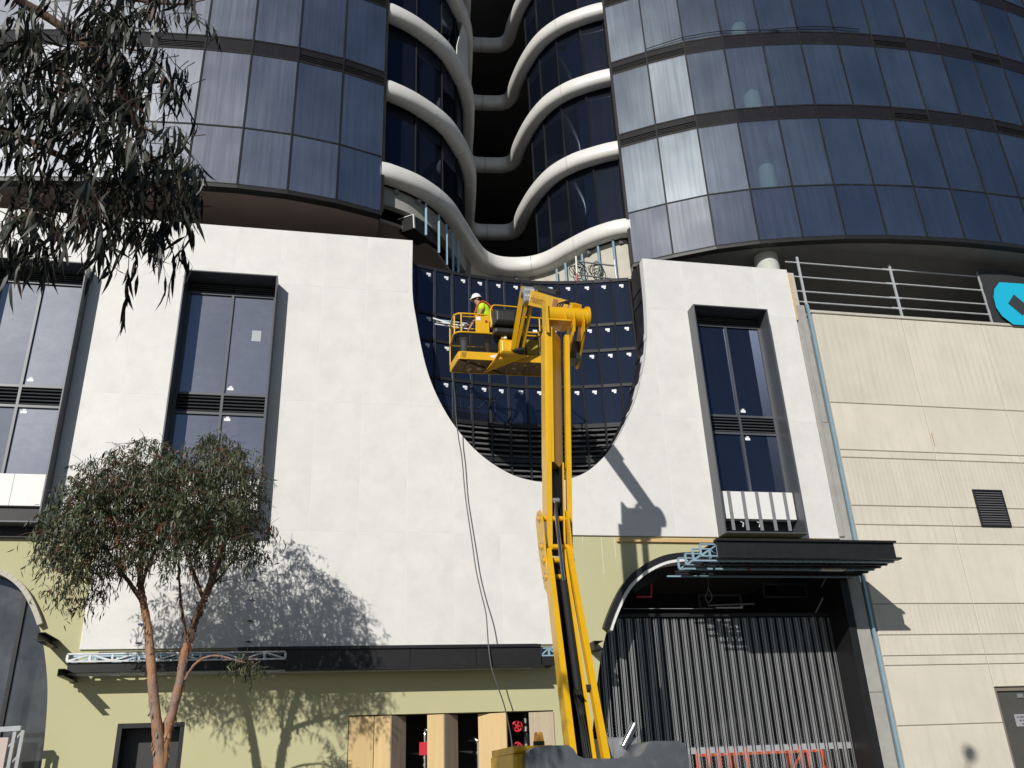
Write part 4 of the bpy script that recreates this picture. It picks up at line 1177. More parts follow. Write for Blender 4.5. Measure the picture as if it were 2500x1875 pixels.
# ================================================================== RAILING AND BANNER ON THE BEIGE WALL
rl = thing('parapet_railing', 'grey tubular railing on top of the beige wall', 'railing', (16.4, 20.2, 13.88))
for x in (13.32, 16.42, 19.52):
    MB().box(x - .03, x + .03, 20.12, 20.17, 13.88, 15.72).build('post', M['galv'], rl)
for z in (15.56, 15.06, 14.56, 14.2):
    for a, b in ((12.95, 16.6), (16.2, 19.7)):
        MB().tube([(a, 20.2, z + (.02 if a > 15 else 0)), (b, 20.2, z + (.02 if a > 15 else 0))], .025, 8).build('rail', M['galv'], rl)
bn = thing('banner', 'black banner with a cyan round emblem tied to the parapet railing', 'banner', (20.5, 20.1, 13.9))
nx, nz = 26, 12; vs = []; random.seed(4)
for j in range(nz + 1):
    for i in range(nx + 1):
        u = i / nx; v = j / nz
        vs.append((19.5 + 3.2 * u, 20.06 + .022 * sin(9 * u + 3 * v) + .015 * sin(23 * v + 7 * u), 13.9 + 1.87 * v + .03 * sin(5 * u) * (v - .5)))
fs = [(j * (nx + 1) + i, j * (nx + 1) + i + 1, (j + 1) * (nx + 1) + i + 1, (j + 1) * (nx + 1) + i) for j in range(nz) for i in range(nx)]
b = MB(); b.add(vs, fs, 0, True); o = b.build('cloth', pm('black_banner', (.035, .035, .036), .45, bump=(12, .5), dirt=(7, .4, (.1, .1, .1), (1, 1, 3))), bn)
def bnp(u, v): p = onY(u, v, 20.0); return (p.x, p.z)
emb = [bnp(*q) for q in ((2440, 689), (2428, 705), (2426, 725), (2432, 750), (2447, 772), (2474, 792), (2520, 795), (2560, 770), (2560, 715), (2520, 697), (2491, 692))]
MB().prism([emb], .004, base=20.0).build('emblem_disc', pm('cyan_print', (.01, .45, .68), .5), bn)
sq = [bnp(*q) for q in ((2475, 719), (2461, 741), (2497, 771), (2511, 749))]
MB().prism([sq], .004, base=19.994).build('emblem_square', pm('emblem_dark', (.04, .045, .05), .5), bn)
m, nt, out = newmat('basket_screen')
tr_ = N(nt, 'ShaderNodeBsdfTransparent'); df_ = N(nt, 'ShaderNodeBsdfDiffuse'); df_.inputs[0].default_value = (.022, .022, .022, 1)
mx_ = N(nt, 'ShaderNodeMixShader'); mx_.inputs[0].default_value = .28
nt.links.new(df_.outputs[0], mx_.inputs[1]); nt.links.new(tr_.outputs[0], mx_.inputs[2]); nt.links.new(mx_.outputs[0], out.inputs[0])
M['screen'] = m
# ================================================================== YELLOW BOOM LIFT
bl = thing('boom_lift', 'yellow articulated boom lift with grey counterweight parked before the building', 'boom lift', (3.5, 12.3, 0))
Y_ = M['yellow']
# chassis and wheels (below the picture)
c = MB(); c.bbox(2.75, 4.25, 11.5, 14.3, .55, .95, .05); c.bbox(2.9, 4.1, 11.9, 13.6, .95, 1.15, .04); c.build('chassis', Y_, bl)
for x in (2.55, 4.45):
    for y in (11.9, 13.9):
        w = MB(); w.cyl((x - .17, y, .46), (x + .17, y, .46), .46, n=28); wo_ = w.build('wheel', M['rubber'], bl)
        r = MB(); r.cyl((x - .175, y, .46), (x + .175, y, .46), .26, n=20); r.build('rim', Y_, wo_)
# counterweight hood, profile read from behind
pr = [(1277, 1900), (1277, 1850), (1283, 1833), (1300, 1825), (1340, 1822), (1376, 1821), (1388, 1830), (1398, 1846), (1414, 1853), (1528, 1853), (1546, 1847), (1558, 1834), (1565, 1818), (1578, 1811), (1640, 1811), (1655, 1817), (1663, 1838), (1669, 1900)]
poly = []
for u, v in pr:
    p = onY(u, v, 11.7); poly.append((p.x, p.z))
poly = [(poly[0][0] + .03, 1.0)] + poly + [(poly[-1][0] - .03, 1.0)]
o = MB().prism([poly], .75, base=11.45).build('counterweight', M['grey_hood'], bl)
bv = o.modifiers.new('b', 'BEVEL'); bv.width = .07; bv.segments = 4; bv.limit_method = 'ANGLE'; bv.angle_limit = radians(50)
for p_ in o.data.polygons: p_.use_smooth = True
a = onY(1246, 1838, 11.95); b = onY(1279, 1826, 11.95)
s = MB(); s.bbox(a.x, b.x + .35, 11.75, 13.4, 1.05, a.z - .02, .04); s.bbox(a.x + .015, b.x + .35, 11.78, 13.4, a.z - .015, b.z + .02, .04)
o = s.build('side_cover', Y_, bl)
bv = o.modifiers.new('b', 'BEVEL'); bv.width = .025; bv.segments = 3
e = onY(1505, 1830, 12.4)
s = MB(); s.bbox(e.x - .2, e.x + .28, 12.25, 13.2, 1.2, e.z + .15, .02)
for k in range(3): s.box(e.x - .17 + k * .15, e.x - .1 + k * .15, 12.235, 12.25, e.z - .1, e.z + .12)
s.build('engine_bay', M['steel_dull'], bl)
a = onY(1522, 1822, 12.2); b = onY(1550, 1768, 12.2)
MB().cyl(a, b, .045, .05, n=16).build('exhaust', M['chrome'], bl)
bc = onY(1316, 1822, 12.0)
t = MB(); t.cyl((bc.x, 12.0, bc.z - .03), (bc.x, 12.0, bc.z + .06), .075, n=18); be = t.build('beacon', M['rubber'], bl)
t = MB(); t.cyl((bc.x, 12.0, bc.z + .06), (bc.x, 12.0, bc.z + .17), .07, .05, n=18); t.build('lens', M['amber'], be)

def channel(a, b, w, dep, lipL, lipR, name, back=1.0, th=.022, sect=None):
    """open fronted channel from a to b; sides w apart, open towards the camera"""
    a = Vector(a); b = Vector(b); d = (b - a).normalized()
    r = Vector((1, 0, 0)); r = (r - d * r.dot(d)).normalized(); f = d.cross(r).normalized()
    if f.y > 0: f = -f
    mb = MB()
    def pl(r0, r1, f0, f1, s0=0., s1=1.):
        vs = []
        for s in (s0, s1):
            p = a.lerp(b, s)
            for rr, ff in ((r0, f0), (r1, f0), (r1, f1), (r0, f1)): vs.append(p + r * rr + f * ff)
        mb.add(vs, [(3, 2, 1, 0), (4, 5, 6, 7), (0, 1, 5, 4), (1, 2, 6, 5), (2, 3, 7, 6), (3, 0, 4, 7)])
    h = w / 2
    pl(-h, -h + th, -dep / 2, dep / 2); pl(h - th, h, -dep / 2, dep / 2)
    pl(-h + th, -h + lipL, dep / 2 - th, dep / 2 - .001); pl(h - lipR, h - th, dep / 2 - th, dep / 2 - .001)
    pl(-h + th, h - th, -dep / 2 + .001, -dep / 2 + th)
    if sect: pl(-h + lipL, h - lipR, -dep / 2 + th, dep / 2 - sect[2], sect[0], sect[1])
    return mb.build(name, Y_, bl), (a, b, d, r, f)
# lower arm, elbow links, upper arm
LA0, LA1 = Vector((3.36, 12.1, 1.75)), Vector((3.84, 14.72, 5.25))
UA0, UA1 = Vector((3.87, 14.86, 5.35)), Vector((4.19, 15.28, 10.02))
lo, lf = channel(LA0, LA1, .34, .34, .085, .05, 'lower_arm')
US = UA0.lerp(UA1, .36)
upa, uf = channel(UA0, US, .335, .36, .10, .03, 'upper_arm_base')
def profile_arm(a, b, sec, name):
    d = (b - a).normalized(); r = Vector((1, 0, 0)); r = (r - d * r.dot(d)).normalized(); f = d.cross(r).normalized()
    if f.y > 0: f = -f
    n = len(sec); vs = [p + r * x + f * y for p in (a, b) for x, y in sec]
    return MB().add(vs, [tuple(range(n - 1, -1, -1)), tuple(range(n, 2 * n))] + [(i, (i + 1) % n, n + (i + 1) % n, n + i) for i in range(n)]).build(name, Y_, bl)
profile_arm(US, UA1, [(-.168, -.2), (-.168, .15), (-.14, .182), (-.07, .182), (-.066, .174), (-.02, .174), (.245, -.2)], 'upper_arm')
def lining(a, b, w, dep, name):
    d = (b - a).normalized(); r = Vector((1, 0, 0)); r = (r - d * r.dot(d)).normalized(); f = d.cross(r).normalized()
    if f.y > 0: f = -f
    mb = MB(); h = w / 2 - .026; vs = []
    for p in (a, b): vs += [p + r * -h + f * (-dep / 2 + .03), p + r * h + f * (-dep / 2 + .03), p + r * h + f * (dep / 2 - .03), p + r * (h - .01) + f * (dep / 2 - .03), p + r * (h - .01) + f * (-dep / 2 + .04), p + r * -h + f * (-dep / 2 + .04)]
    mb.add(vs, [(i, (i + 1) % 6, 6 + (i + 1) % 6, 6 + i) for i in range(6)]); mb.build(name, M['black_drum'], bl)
lining(UA0, US, .335, .36, 'shade_lining'); lining(LA0, LA1, .34, .34, 'shade_lining')  # added black plates; their colour stands in for shade inside the open channels
def rod(a, b, w, name, parent=bl, mat=Y_, h=None):
    return MB().bar(a, b, w, h or w, (0, 1, 0)).build(name, mat, parent)
rod(LA0 + Vector((.33, -.02, .12)), LA1 + Vector((.24, -.06, .12)), .09, 'tie_rod', h=.12)
rod(UA0 + Vector((.27, -.06, .05)), UA1 + Vector((.30, -.06, -.12)), .092, 'tie_rod', h=.12)
for p in (LA0.lerp(LA1, .93) + Vector((-.185, -.1, 0)), LA0.lerp(LA1, .93) + Vector((.33, -.05, 0))):
    pass
# side link plates of the elbow
def yzplate(x, pts, th, name, mat=Y_):
    mb = MB(); n = len(pts)
    mb.add([(x, y, z) for y, z in pts] + [(x + th, y, z) for y, z in pts], [tuple(range(n)), tuple(range(2 * n - 1, n - 1, -1))] + [(i, (i + 1) % n, n + (i + 1) % n, n + i) for i in range(n)])
    return mb.build(name, mat, bl)
elb = [(14.45, 4.75), (14.42, 4.62), (14.52, 4.55), (14.72, 4.7), (15.0, 5.4), (15.1, 6.0), (14.98, 6.12), (14.78, 6.1), (14.62, 5.95)]
for x in (3.62, 4.1): yzplate(x, elb, .025, 'elbow_plate')
for (z, y) in ((5.95, 14.85), (5.42, 14.78), (4.85, 14.6), (5.15, 14.66)):
    mb = MB(); mb.cyl((3.6, y - .05, z), (4.15, y - .05, z), .05, n=14); pn = mb.build('elbow_pin', Y_, bl)
    b = MB()
    for i in range(3): b.cyl((3.6, y - .05 + .07 * cos(2.1 * i), z + .07 * sin(2.1 * i)), (3.585, y - .05 + .07 * cos(2.1 * i), z + .07 * sin(2.1 * i)), .016, n=6)
    b.build('pin_bolt', M['steel_dull'], pn)
# lift cylinder: chrome rod and black barrel
A = UA0.lerp(UA1, .20) + Vector((-.0, -.1, 0)); B = LA0.lerp(LA1, .80) + Vector((.05, -.14, .1)); C = LA0.lerp(LA1, .18) + Vector((.07, -.06, .08))
MB().cyl(A, B, .032, n=14).build('cylinder_rod', M['chrome'], bl)
MB().cyl(B, C, .058, n=16).build('cylinder_barrel', M['rubber'], bl)
MB().cyl(A + Vector((-.08, 0, .02)), A + Vector((.08, 0, .02)), .05, n=12).build('rod_eye', M['steel_dull'], bl)
# hoses tied along the lower arm
for k in range(3):
    pts = [C + Vector((-.06 + .03 * k, -.08, .3)), LA0.lerp(LA1, .3) + Vector((-.02 + .035 * k, -.16, 0)), LA0.lerp(LA1, .12) + Vector((.02 + .03 * k, -.2, 0)), LA0 + Vector((.05 + .03 * k, -.15, -.1))]
    MB().tube(spline(pts, 6), .013, 6).build('hose', M['rubber'], bl)
MB().cyl(LA0.lerp(LA1, .32) + Vector((.17, -.12, 0)), LA0.lerp(LA1, .32) + Vector((.31, -.12, 0)), .055, n=12).build('knob', M['rubber'], bl)
# top hinge
H = Vector((4.12, 15.22, 10.36))
h = MB(); h.cyl(H, H + Vector((.84, 0, 0)), .19, n=28); h.build('hinge_drum', Y_, bl)
h = MB(); h.cyl(H + Vector((.8, 0, 0)), H + Vector((.86, 0, 0)), .235, n=28); h.build('hinge_flange', Y_, bl)
yzplate(4.03, [(15.0, 9.85), (15.0, 10.2), (14.98, 10.6), (15.3, 10.68), (15.36, 9.95)], .05, 'hinge_plate')
MB().box(4.09, 4.54, 14.98, 15.45, 10.135, 10.165).build('hinge_shelf', Y_, bl)
for x in (4.44, 4.62, 4.82): yzplate(x, [(15.0, 10.15), (15.02, 10.35), (15.4, 10.1), (15.3, 9.85 if x > 4.5 else 10.12), (15.06, 9.95 if x > 4.5 else 10.14)], .02, 'hinge_rib')
for x in (4.60, 4.84): yzplate(x, [(15.05, 10.2), (15.45, 10.3), (15.95, 9.75), (15.9, 9.5), (15.72, 9.45), (15.15, 9.9)], .025, 'fork_plate')
MB().box(4.625, 4.84, 15.5, 15.85, 9.55, 9.95).build('fork_block', M['black_drum'], bl)
for k in range(3):
    pts = [H + Vector((.2 + .05 * k, -.02, .2)), H + Vector((.3 + .05 * k, .0, .32 + .02 * k)), H + Vector((.6, .05, .31 + .02 * k)), H + Vector((.72 + .02 * k, .1, .22))]
    MB().tube(spline(pts, 6), .018, 6).build('hose', M['rubber'], bl)
# telescopic boom
BR, BT = Vector((4.74, 15.2, 10.52)), Vector((4.36, 17.25, 11.95))
def boombox(a, b, w, h0, h1, name, mat=Y_):
    d = (b - a).normalized(); r = Vector((d.y, -d.x, 0)).normalized(); u = r.cross(d)
    if u.z < 0: u = -u
    vs = []
    for p, hh in ((a, h0), (b, h1)):
        for sx, sy in ((-1, -1), (1, -1), (1, 1), (-1, 1)): vs.append(p + r * (sx * w / 2) + u * (sy * hh / 2))
    o = MB().add(vs, [(3, 2, 1, 0), (4, 5, 6, 7), (0, 1, 5, 4), (1, 2, 6, 5), (2, 3, 7, 6), (3, 0, 4, 7)]).build(name, mat, bl)
    bv = o.modifiers.new('b', 'BEVEL'); bv.width = .012; bv.segments = 2
    return o, d, r, u
bo, bd, brr, bu = boombox(BR, BT, .22, .25, .36, 'boom')
boombox(BR.lerp(BT, .45) + bu * .26, BT + bu * .27, .12, .1, .1, 'cable_tray', M['black_drum'])
# lettering on the boom side
def lettering(text, org, ax, ay, size, mat, name, parent):
    cu = bpy.data.curves.new('t', 'FONT'); cu.body = text; cu.size = size; cu.extrude = .0; cu.resolution_u = 3
    to = bpy.data.objects.new('t', cu); COL.objects.link(to)
    dg = bpy.context.evaluated_depsgraph_get()
    me = bpy.data.meshes.new_from_object(to.evaluated_get(dg))
    bpy.data.objects.remove(to)
    mb = MB(); mb.v = [tuple(org + ax * v.co.x + ay * v.co.y) for v in me.vertices]
    mb.f = [tuple(p.vertices) for p in me.polygons]; mb.m = [0] * len(mb.f); mb.sm = [False] * len(mb.f)
    bpy.data.meshes.remove(me)
    return mb.build(name, mat, parent, recalc=False)
side = -brr if brr.x > 0 else brr
lettering('Haulotte', BR.lerp(BT, .96) + side * .114 - bu * .09, -bd, bu, .25, pm('decal_brown', (.16, .085, .04), .5), 'brand_lettering', bo)
s = MB(); q0 = BR.lerp(BT, .42) + side * .113
s.add([q0 - bu * .12, q0 - bd * .28 - bu * .12, q0 - bd * .28 + bu * .12, q0 + bu * .12], [(0, 1, 2, 3)]); s.build('decal', pm('decal_rust', (.36, .13, .05), .5), bo)
# knuckle and jib
K = Vector((4.27, 17.42, 12.08))
k = MB(); k.bbox(K.x - .13, K.x + .17, K.y - .14, K.y + .16, K.z - .2, K.z + .22, .03)
k.cyl(K + Vector((-.18, 0, .1)), K + Vector((.22, 0, .1)), .1, n=16); o = k.build('knuckle', M['steel_dull'], bl)
for i in range(8):
    MB().box(K.x - .1 + .06 * (i % 4), K.x - .06 + .06 * (i % 4), K.y - .155, K.y - .14, K.z - .08 + .16 * (i // 4), K.z - .02 + .16 * (i // 4)).build('bolt', M['galv'], o)
pts = [K + Vector((-.12, 0, .25)), K + Vector((0, .03, .36)), K + Vector((.2, .05, .32)), K + Vector((.3, 0, .18))]
MB().tube(spline(pts, 6), .02, 6).build('hose', M['rubber'], bl)
JL0, JL1 = Vector((4.15, 17.36, 12.32)), Vector((4.02, 18.22, 11.08)); JR0, JR1 = Vector((4.36, 17.42, 11.98)), Vector((4.26, 18.22, 11.14))
MB().bar(JL0, JL1, .10, .12, (0, 1, 0)).build('jib_rail', Y_, bl); MB().bar(JL0 + Vector((.09, -.03, -.32)), JL1 + Vector((.09, -.02, .02)), .06, .1, (0, 1, 0)).build('jib_rail', Y_, bl)
MB().bar(JR0, JR1, .07, .11, (0, 1, 0)).build('jib_rail', Y_, bl)
MB().cyl(JL0 + Vector((.15, .05, -.2)), JL1 + Vector((.13, .05, .25)), .04, n=12).build('jib_cylinder', M['rubber'], bl)
MB().cyl(JL1 + Vector((.02, 0, -.03)), JR1 + Vector((.02, 0, -.05)), .075, n=14).build('jib_pivot', M['rubber'], bl)
# basket mount
m = MB(); m.bbox(3.72, 4.16, 18.22, 18.46, 10.98, 11.36, .05); m.cyl((3.8, 18.3, 11.38), (3.8, 18.3, 11.5), .05, n=10)
mo = m.build('basket_mount', Y_, bl)
bvm = mo.modifiers.new('b', 'BEVEL'); bvm.width = .05; bvm.segments = 3
s = MB(); vs = [(4.42, 18.3, 10.96), (3.72, 18.3, 11.05), (3.58, 18.36, 10.82), (3.42, 18.9, 10.72), (3.6, 18.7, 10.74)]
s.add(vs + [(x, y + .06, z + .05) for x, y, z in vs], [tuple(range(5)), tuple(range(9, 4, -1))] + [(i, (i + 1) % 5, 5 + (i + 1) % 5, 5 + i) for i in range(5)])
s.build('mount_gusset', Y_, bl)
MB().cyl((3.86, 18.26, 11.36), (3.86, 18.3, 11.56), .045, n=12).build('white_canister', M['white_paint'], bl)
# basket
X0, X1, YF0, YB0, ZF = 2.66, 4.96, 18.5, 19.27, 10.92
pl = [(X0, YB0), (X0 + .1, YF0 + .03), (X0 + .14, YF0), (X1 - .14, YF0), (X1 - .1, YF0 + .03), (X1, YB0)]
fl = MB().prism([pl], .025, axis='Z', base=ZF).build('basket_floor', M['rust'], bl)
q = pl + [pl[0]]
for a, b in zip(q[:-1], q[1:]):
    MB().bar((a[0], a[1], ZF + .075), (b[0], b[1], ZF + .075), .025, .2).build('toe_board', Y_, bl)
for x in (3.0, 3.5, 4.0, 4.5): MB().box(x - .025, x + .025, YF0 + .03, YB0 - .03, ZF - .05, ZF - .002).build('floor_joist', M['rust'], bl)
MB().bar((2.75, 18.55, ZF - .03), (3.9, 19.2, ZF - .03), .04, .04).build('floor_joist', M['rust'], bl)
random.seed(13)
for i in range(26):
    x = random.uniform(2.8, 4.8); y = random.uniform(18.6, 19.2); r = random.uniform(.03, .09)
    pg = [(x + r * random.uniform(.6, 1.3) * cos(2 * pi * k / 5), y + .6 * r * random.uniform(.6, 1.3) * sin(2 * pi * k / 5)) for k in range(5)]
    MB().prism([pg], .004, axis='Z', base=ZF - .0065).build('floor_patch', M['batten'] if i % 3 else M['timber_grey'], fl)
ZM, ZTp = 11.62, 12.13
def ring(z, pts, name, r=.024):
    MB().tube(pts, r, 8).build(name, Y_, bl)
ring(ZTp, spline([(X0, YB0, ZTp), (X0, YF0 + .22, ZTp), (X0 + .05, YF0 + .07, ZTp), (X0 + .2, YF0, ZTp), (3.5, YF0, ZTp)], 6), 'top_rail')
ring(ZTp, [(X0, YB0, ZTp), (X1, YB0, ZTp)], 'top_rail'); ring(ZTp, spline([(X1, YB0, ZTp), (X1, YF0 + .1, ZTp), (X1 - .1, YF0, ZTp), (4.35, YF0, ZTp)], 6), 'top_rail')
ring(ZTp, [(X0 + .2, YF0, ZTp - .08), (3.2, YF0, ZTp - .08)], 'top_rail', .014)
ring(ZM, spline([(X0, YB0, ZM), (X0, YF0 + .22, ZM), (X0 + .05, YF0 + .07, ZM), (X0 + .2, YF0, ZM), (3.62, YF0, ZM)], 6), 'mid_rail')
ring(ZM, [(X0, YB0, ZM), (X1, YB0, ZM)], 'mid_rail'); ring(ZM, [(4.3, YF0, ZM), (X1 - .1, YF0, ZM), (X1, YF0 + .1, ZM), (X1, YB0, ZM)], 'mid_rail')
for x, y in ((X0, YB0), (X0 + .02, YF0 + .12), (X0 + .17, YF0), (3.2, YF0), (3.5, YF0), (4.36, YF0), (X1, YB0), (X1 - .17, YF0), (3.6, YB0), (4.3, YB0)):
    z0 = ZM if (y < YF0 + .15 and x < 4) else ZF + .17
    MB().cyl((x, y, z0), (x, y, ZTp), .02, n=8).build('upright', Y_, bl)
for a, b in zip(q[:-1], q[1:]):
    mb = MB(); mb.add([(a[0], a[1], ZF + .18), (b[0], b[1], ZF + .18), (b[0], b[1], ZM - .02), (a[0], a[1], ZM - .02)], [(0, 1, 2, 3)])
    mb.build('mesh_screen', M['screen'], bl)
s = MB(); s.bbox(3.19, 3.52, YF0 - .03, YF0 + .01, 11.6, 12.08, .01); dp = s.build('gate_panel', Y_, bl)
MB().box(3.2, 3.3, YF0 - .036, YF0 - .032, 11.95, 12.05).build('sticker', M['sticker'], dp)
MB().cyl((3.44, YF0 - .045, 11.93), (3.44, YF0 - .03, 11.93), .035, n=14).build('red_stop_ring', M['red_pipe'], dp)
# control console under its black cover, with its guard frame
cz = onY(1198, 745, 18.3).z
s = MB(); s.bbox(3.57, 4.14, 18.12, 18.44, 11.45, 11.62, .04); s.bbox(3.55, 4.17, 18.05, 18.5, 11.68, 12.12, .09); o = s.build('console_cover', M['black_drum'], bl)
bv = o.modifiers.new('b', 'BEVEL'); bv.width = .05; bv.segments = 3
ring(0, spline([(3.55, 18.3, 11.75), (3.52, 18.3, 12.1), (3.56, 18.3, cz - .06), (3.62, 18.3, cz), (3.9, 18.3, cz), (4.3, 18.3, cz - .01)], 6), 'console_guard', .02)
ring(0, spline([(3.55, 18.42, 11.75), (3.56, 18.42, 12.0), (3.6, 18.42, cz - .1)], 5), 'console_guard', .02)
# ochre mesh bag on the far rail
bg_ = MB(); bg_.box(4.42, 4.7, 18.44, 18.47, 11.1, 11.48); bg_.build('mesh_bag', pm('ochre_mesh', (.35, .26, .03), .8, var=(40, .4)), bl)

# ---- things in the basket
pk = thing('white_bucket', 'white plastic pail standing in the corner of the lift basket', 'bucket', (2.92, 18.75, ZF + .03))
MB().cyl((2.92, 18.72, ZF + .03), (2.92, 18.72, 11.5), .07, .085, n=20).build('pail_body', M['white_paint'], pk)
MB().cyl((2.92, 18.72, 11.5), (2.92, 18.72, 11.56), .11, .105, n=20).build('pail_lid', M['white_paint'], pk)
for i, (u0, v0, u1, v1) in enumerate(((1058, 777, 1105, 792), (1060, 780, 1142, 790), (1062, 791, 1142, 803), (1066, 786, 1140, 797))):
    a, b = onY(u0, v0, 19.55), onY(u1, v1, 19.1)
    props(MB().tube([a, b], .018, 8).build('loose_pole', [M['white_paint'], M['galv_blue'], M['galv'], M['white_paint']][i]), ['short white pole poking out of the lift basket rail', 'blue steel pole poking out of the lift basket rail', 'silver steel pole lying lowest in the bundle on the basket rail', 'long white pole lying in the bundle on the basket rail'][i], 'pole', 'loose poles in the basket')
hc = onY(1131, 795, 18.8)
hp = [(hc.x + .17 * cos(t_ * .5) + .01 * t_, 18.75 + .01 * t_, hc.z + .13 * sin(t_ * .5)) for t_ in range(0, 26)]
props(MB().tube(hp, .014, 6).build('hose_coil', M['rubber']), 'coiled black hose beside the worker in the basket', 'hose')
# ---- power cable hanging from the basket to the cupboard
cp = [(1103, 903, 19.15), (1106, 930, 19.2), (1111, 965, 19.4), (1113, 1010, 19.62), (1119, 1065, 19.75), (1128, 1120, 19.82), (1135, 1200, 19.84), (1143, 1260, 19.82), (1152, 1320, 19.8), (1162, 1390, 19.76), (1174, 1445, 19.7), (1186, 1495, 19.6), (1190, 1540, 19.48), (1193, 1580, 19.34), (1200, 1630, 19.3), (1213, 1670, 19.32), (1232, 1725, 19.45), (1246, 1790, 19.6), (1252, 1840, 19.62), (1254, 1890, 19.6)]
pts = spline([onY(*p) for p in cp], 6)
props(MB().tube(pts, .014, 7).build('hanging_cable', M['cable']), 'long grey cable hanging from the lift basket down the white panels', 'cable')

hz = MB(); yb_ = YF0 - .016
for k in range(4):
    x = X0 + .16 + k * .03
    hz.add([(x, yb_, ZF + .01), (x + .014, yb_, ZF + .01), (x + .034, yb_, ZF + .15), (x + .02, yb_, ZF + .15)], [(0, 1, 2, 3)])
hz.build('hazard_stripe', M['rubber'], bl)
rg_ = MB()
for k in range(7):
    x = 3.52 + .05 * k; y = YF0 - .018
    rg_.add([(x, y, ZF + .05 - .02 * (k % 2)), (x + .06, y, ZF + .04), (x + .055, y, ZF + .1 + .05 * (k % 3) / 2), (x + .01, y, ZF + .11)], [(0, 1, 2, 3)])
rg_.build('white_rag', M['white_paint'], bl)
# ================================================================== WORKER IN THE BASKET
skin = pm('skin', (.42, .23, .155), .6); hv = pm('hi_vis_yellow', (.52, .78, .01), .75, var=(9, .12), bump=(14, .4)); hvo = pm('hi_vis_orange', (.85, .13, .02), .7)
shorts = pm('dark_shorts', (.02, .022, .028), .8); boot = pm('boot', (.05, .035, .02), .7); hairm = pm('dark_hair', (.02, .015, .012), .8)
WX, WY, WZ = 3.47, 18.86, 10.955
wk = thing('person', 'worker in white helmet and yellow high visibility shirt leaning over the lift basket rail', 'person', (WX, WY, WZ))
def skinfig(name, verts, edges, mat, sub=2, root=0):
    me = bpy.data.meshes.new(name)
    me.from_pydata([v[0] for v in verts], edges, [])
    me.materials.append(mat)
    o = bpy.data.objects.new(name, me); COL.objects.link(o); o.parent = wk
    sm = o.modifiers.new('skin', 'SKIN')
    sm.use_smooth_shade = True
    lay = me.skin_vertices[0].data if me.skin_vertices else None
    if lay is None:
        bm = bmesh.new(); bm.from_mesh(me); bm.verts.layers.skin.verify(); bm.to_mesh(me); bm.free(); lay = me.skin_vertices[0].data
    for i, v in enumerate(verts):
        r = v[1]; lay[i].radius = r if hasattr(r, '__len__') else (r, r)
        lay[i].use_root = (i == root)
    ss = o.modifiers.new('sub', 'SUBSURF'); ss.levels = sub; ss.render_levels = sub
    return o
# local frame: origin at the feet; he faces -x, leaning over the rail
B = [((.10, 0, .97), (.15, .13)),          # 0 pelvis
     ((.08, 0, 1.16), (.14, .11)), ((.01, 0, 1.38), (.165, .12)), ((-.07, 0, 1.54), (.13, .1)),   # 3 chest top
     ((-.12, 0, 1.64), (.058, .058)), ((-.165, 0, 1.72), (.072, .075)), ((-.19, 0, 1.80), (.082, .09)), ((-.185, 0, 1.88), (.07, .075)),   # 7 crown
     ((-.07, -.17, 1.52), .06), ((-.14, -.25, 1.29), .047), ((-.30, -.22, 1.06), .037), ((-.40, -.20, .88), .03),      # 11 near wrist
     ((-.07, .17, 1.52), .06), ((-.12, .23, 1.33), .047), ((-.28, .12, 1.18), .037), ((-.42, .06, 1.08), .03),         # 15 far wrist
     ((.10, -.09, .92), .09), ((.02, -.11, .52), .06), ((.07, -.12, .10), .043), ((-.10, -.12, .05), .035),
     ((.10, .09, .92), .09), ((.06, .11, .52), .06), ((.14, .12, .10), .043), ((-.03, .12, .05), .035)]
E = [(0, 1), (1, 2), (2, 3), (3, 4), (4, 5), (5, 6), (6, 7), (3, 8), (8, 9), (9, 10), (10, 11), (3, 12), (12, 13), (13, 14), (14, 15), (0, 16), (16, 17), (17, 18), (18, 19), (0, 20), (20, 21), (21, 22), (22, 23)]
# palms and fingers grow out of the wrists
def hand(w, d, side):
    base = len(B); wv = Vector(B[w][0]); d = Vector(d).normalized(); s_ = Vector((0, side, 0)); dn = d.cross(s_).normalized()
    palm = wv + d * .06
    B.append((tuple(palm), (.034, .022))); E.append((w, base))
    for k, (off, ln) in enumerate(((-.03, .06), (-.01, .072), (.01, .07), (.03, .055))):
        a = palm + d * .03 + s_ * off; b = a + d * ln * .55 + dn * -.008; c_ = b + d * ln * .35 + dn * -.03
        i = len(B); B.extend([(tuple(a), .010), (tuple(b), .009), (tuple(c_), .008)]); E.extend([(base, i), (i, i + 1), (i + 1, i + 2)])
    a = palm + s_ * .035 * side - d * .015; b = a + s_ * .025 * side + d * .035
    i = len(B); B.extend([(tuple(a), .011), (tuple(b), .009)]); E.extend([(base, i), (i, i + 1)])
hand(11, (-.5, 0, -.85), -1); hand(15, (-.8, -.1, -.5), 1)
skinfig('body', B, E, skin)
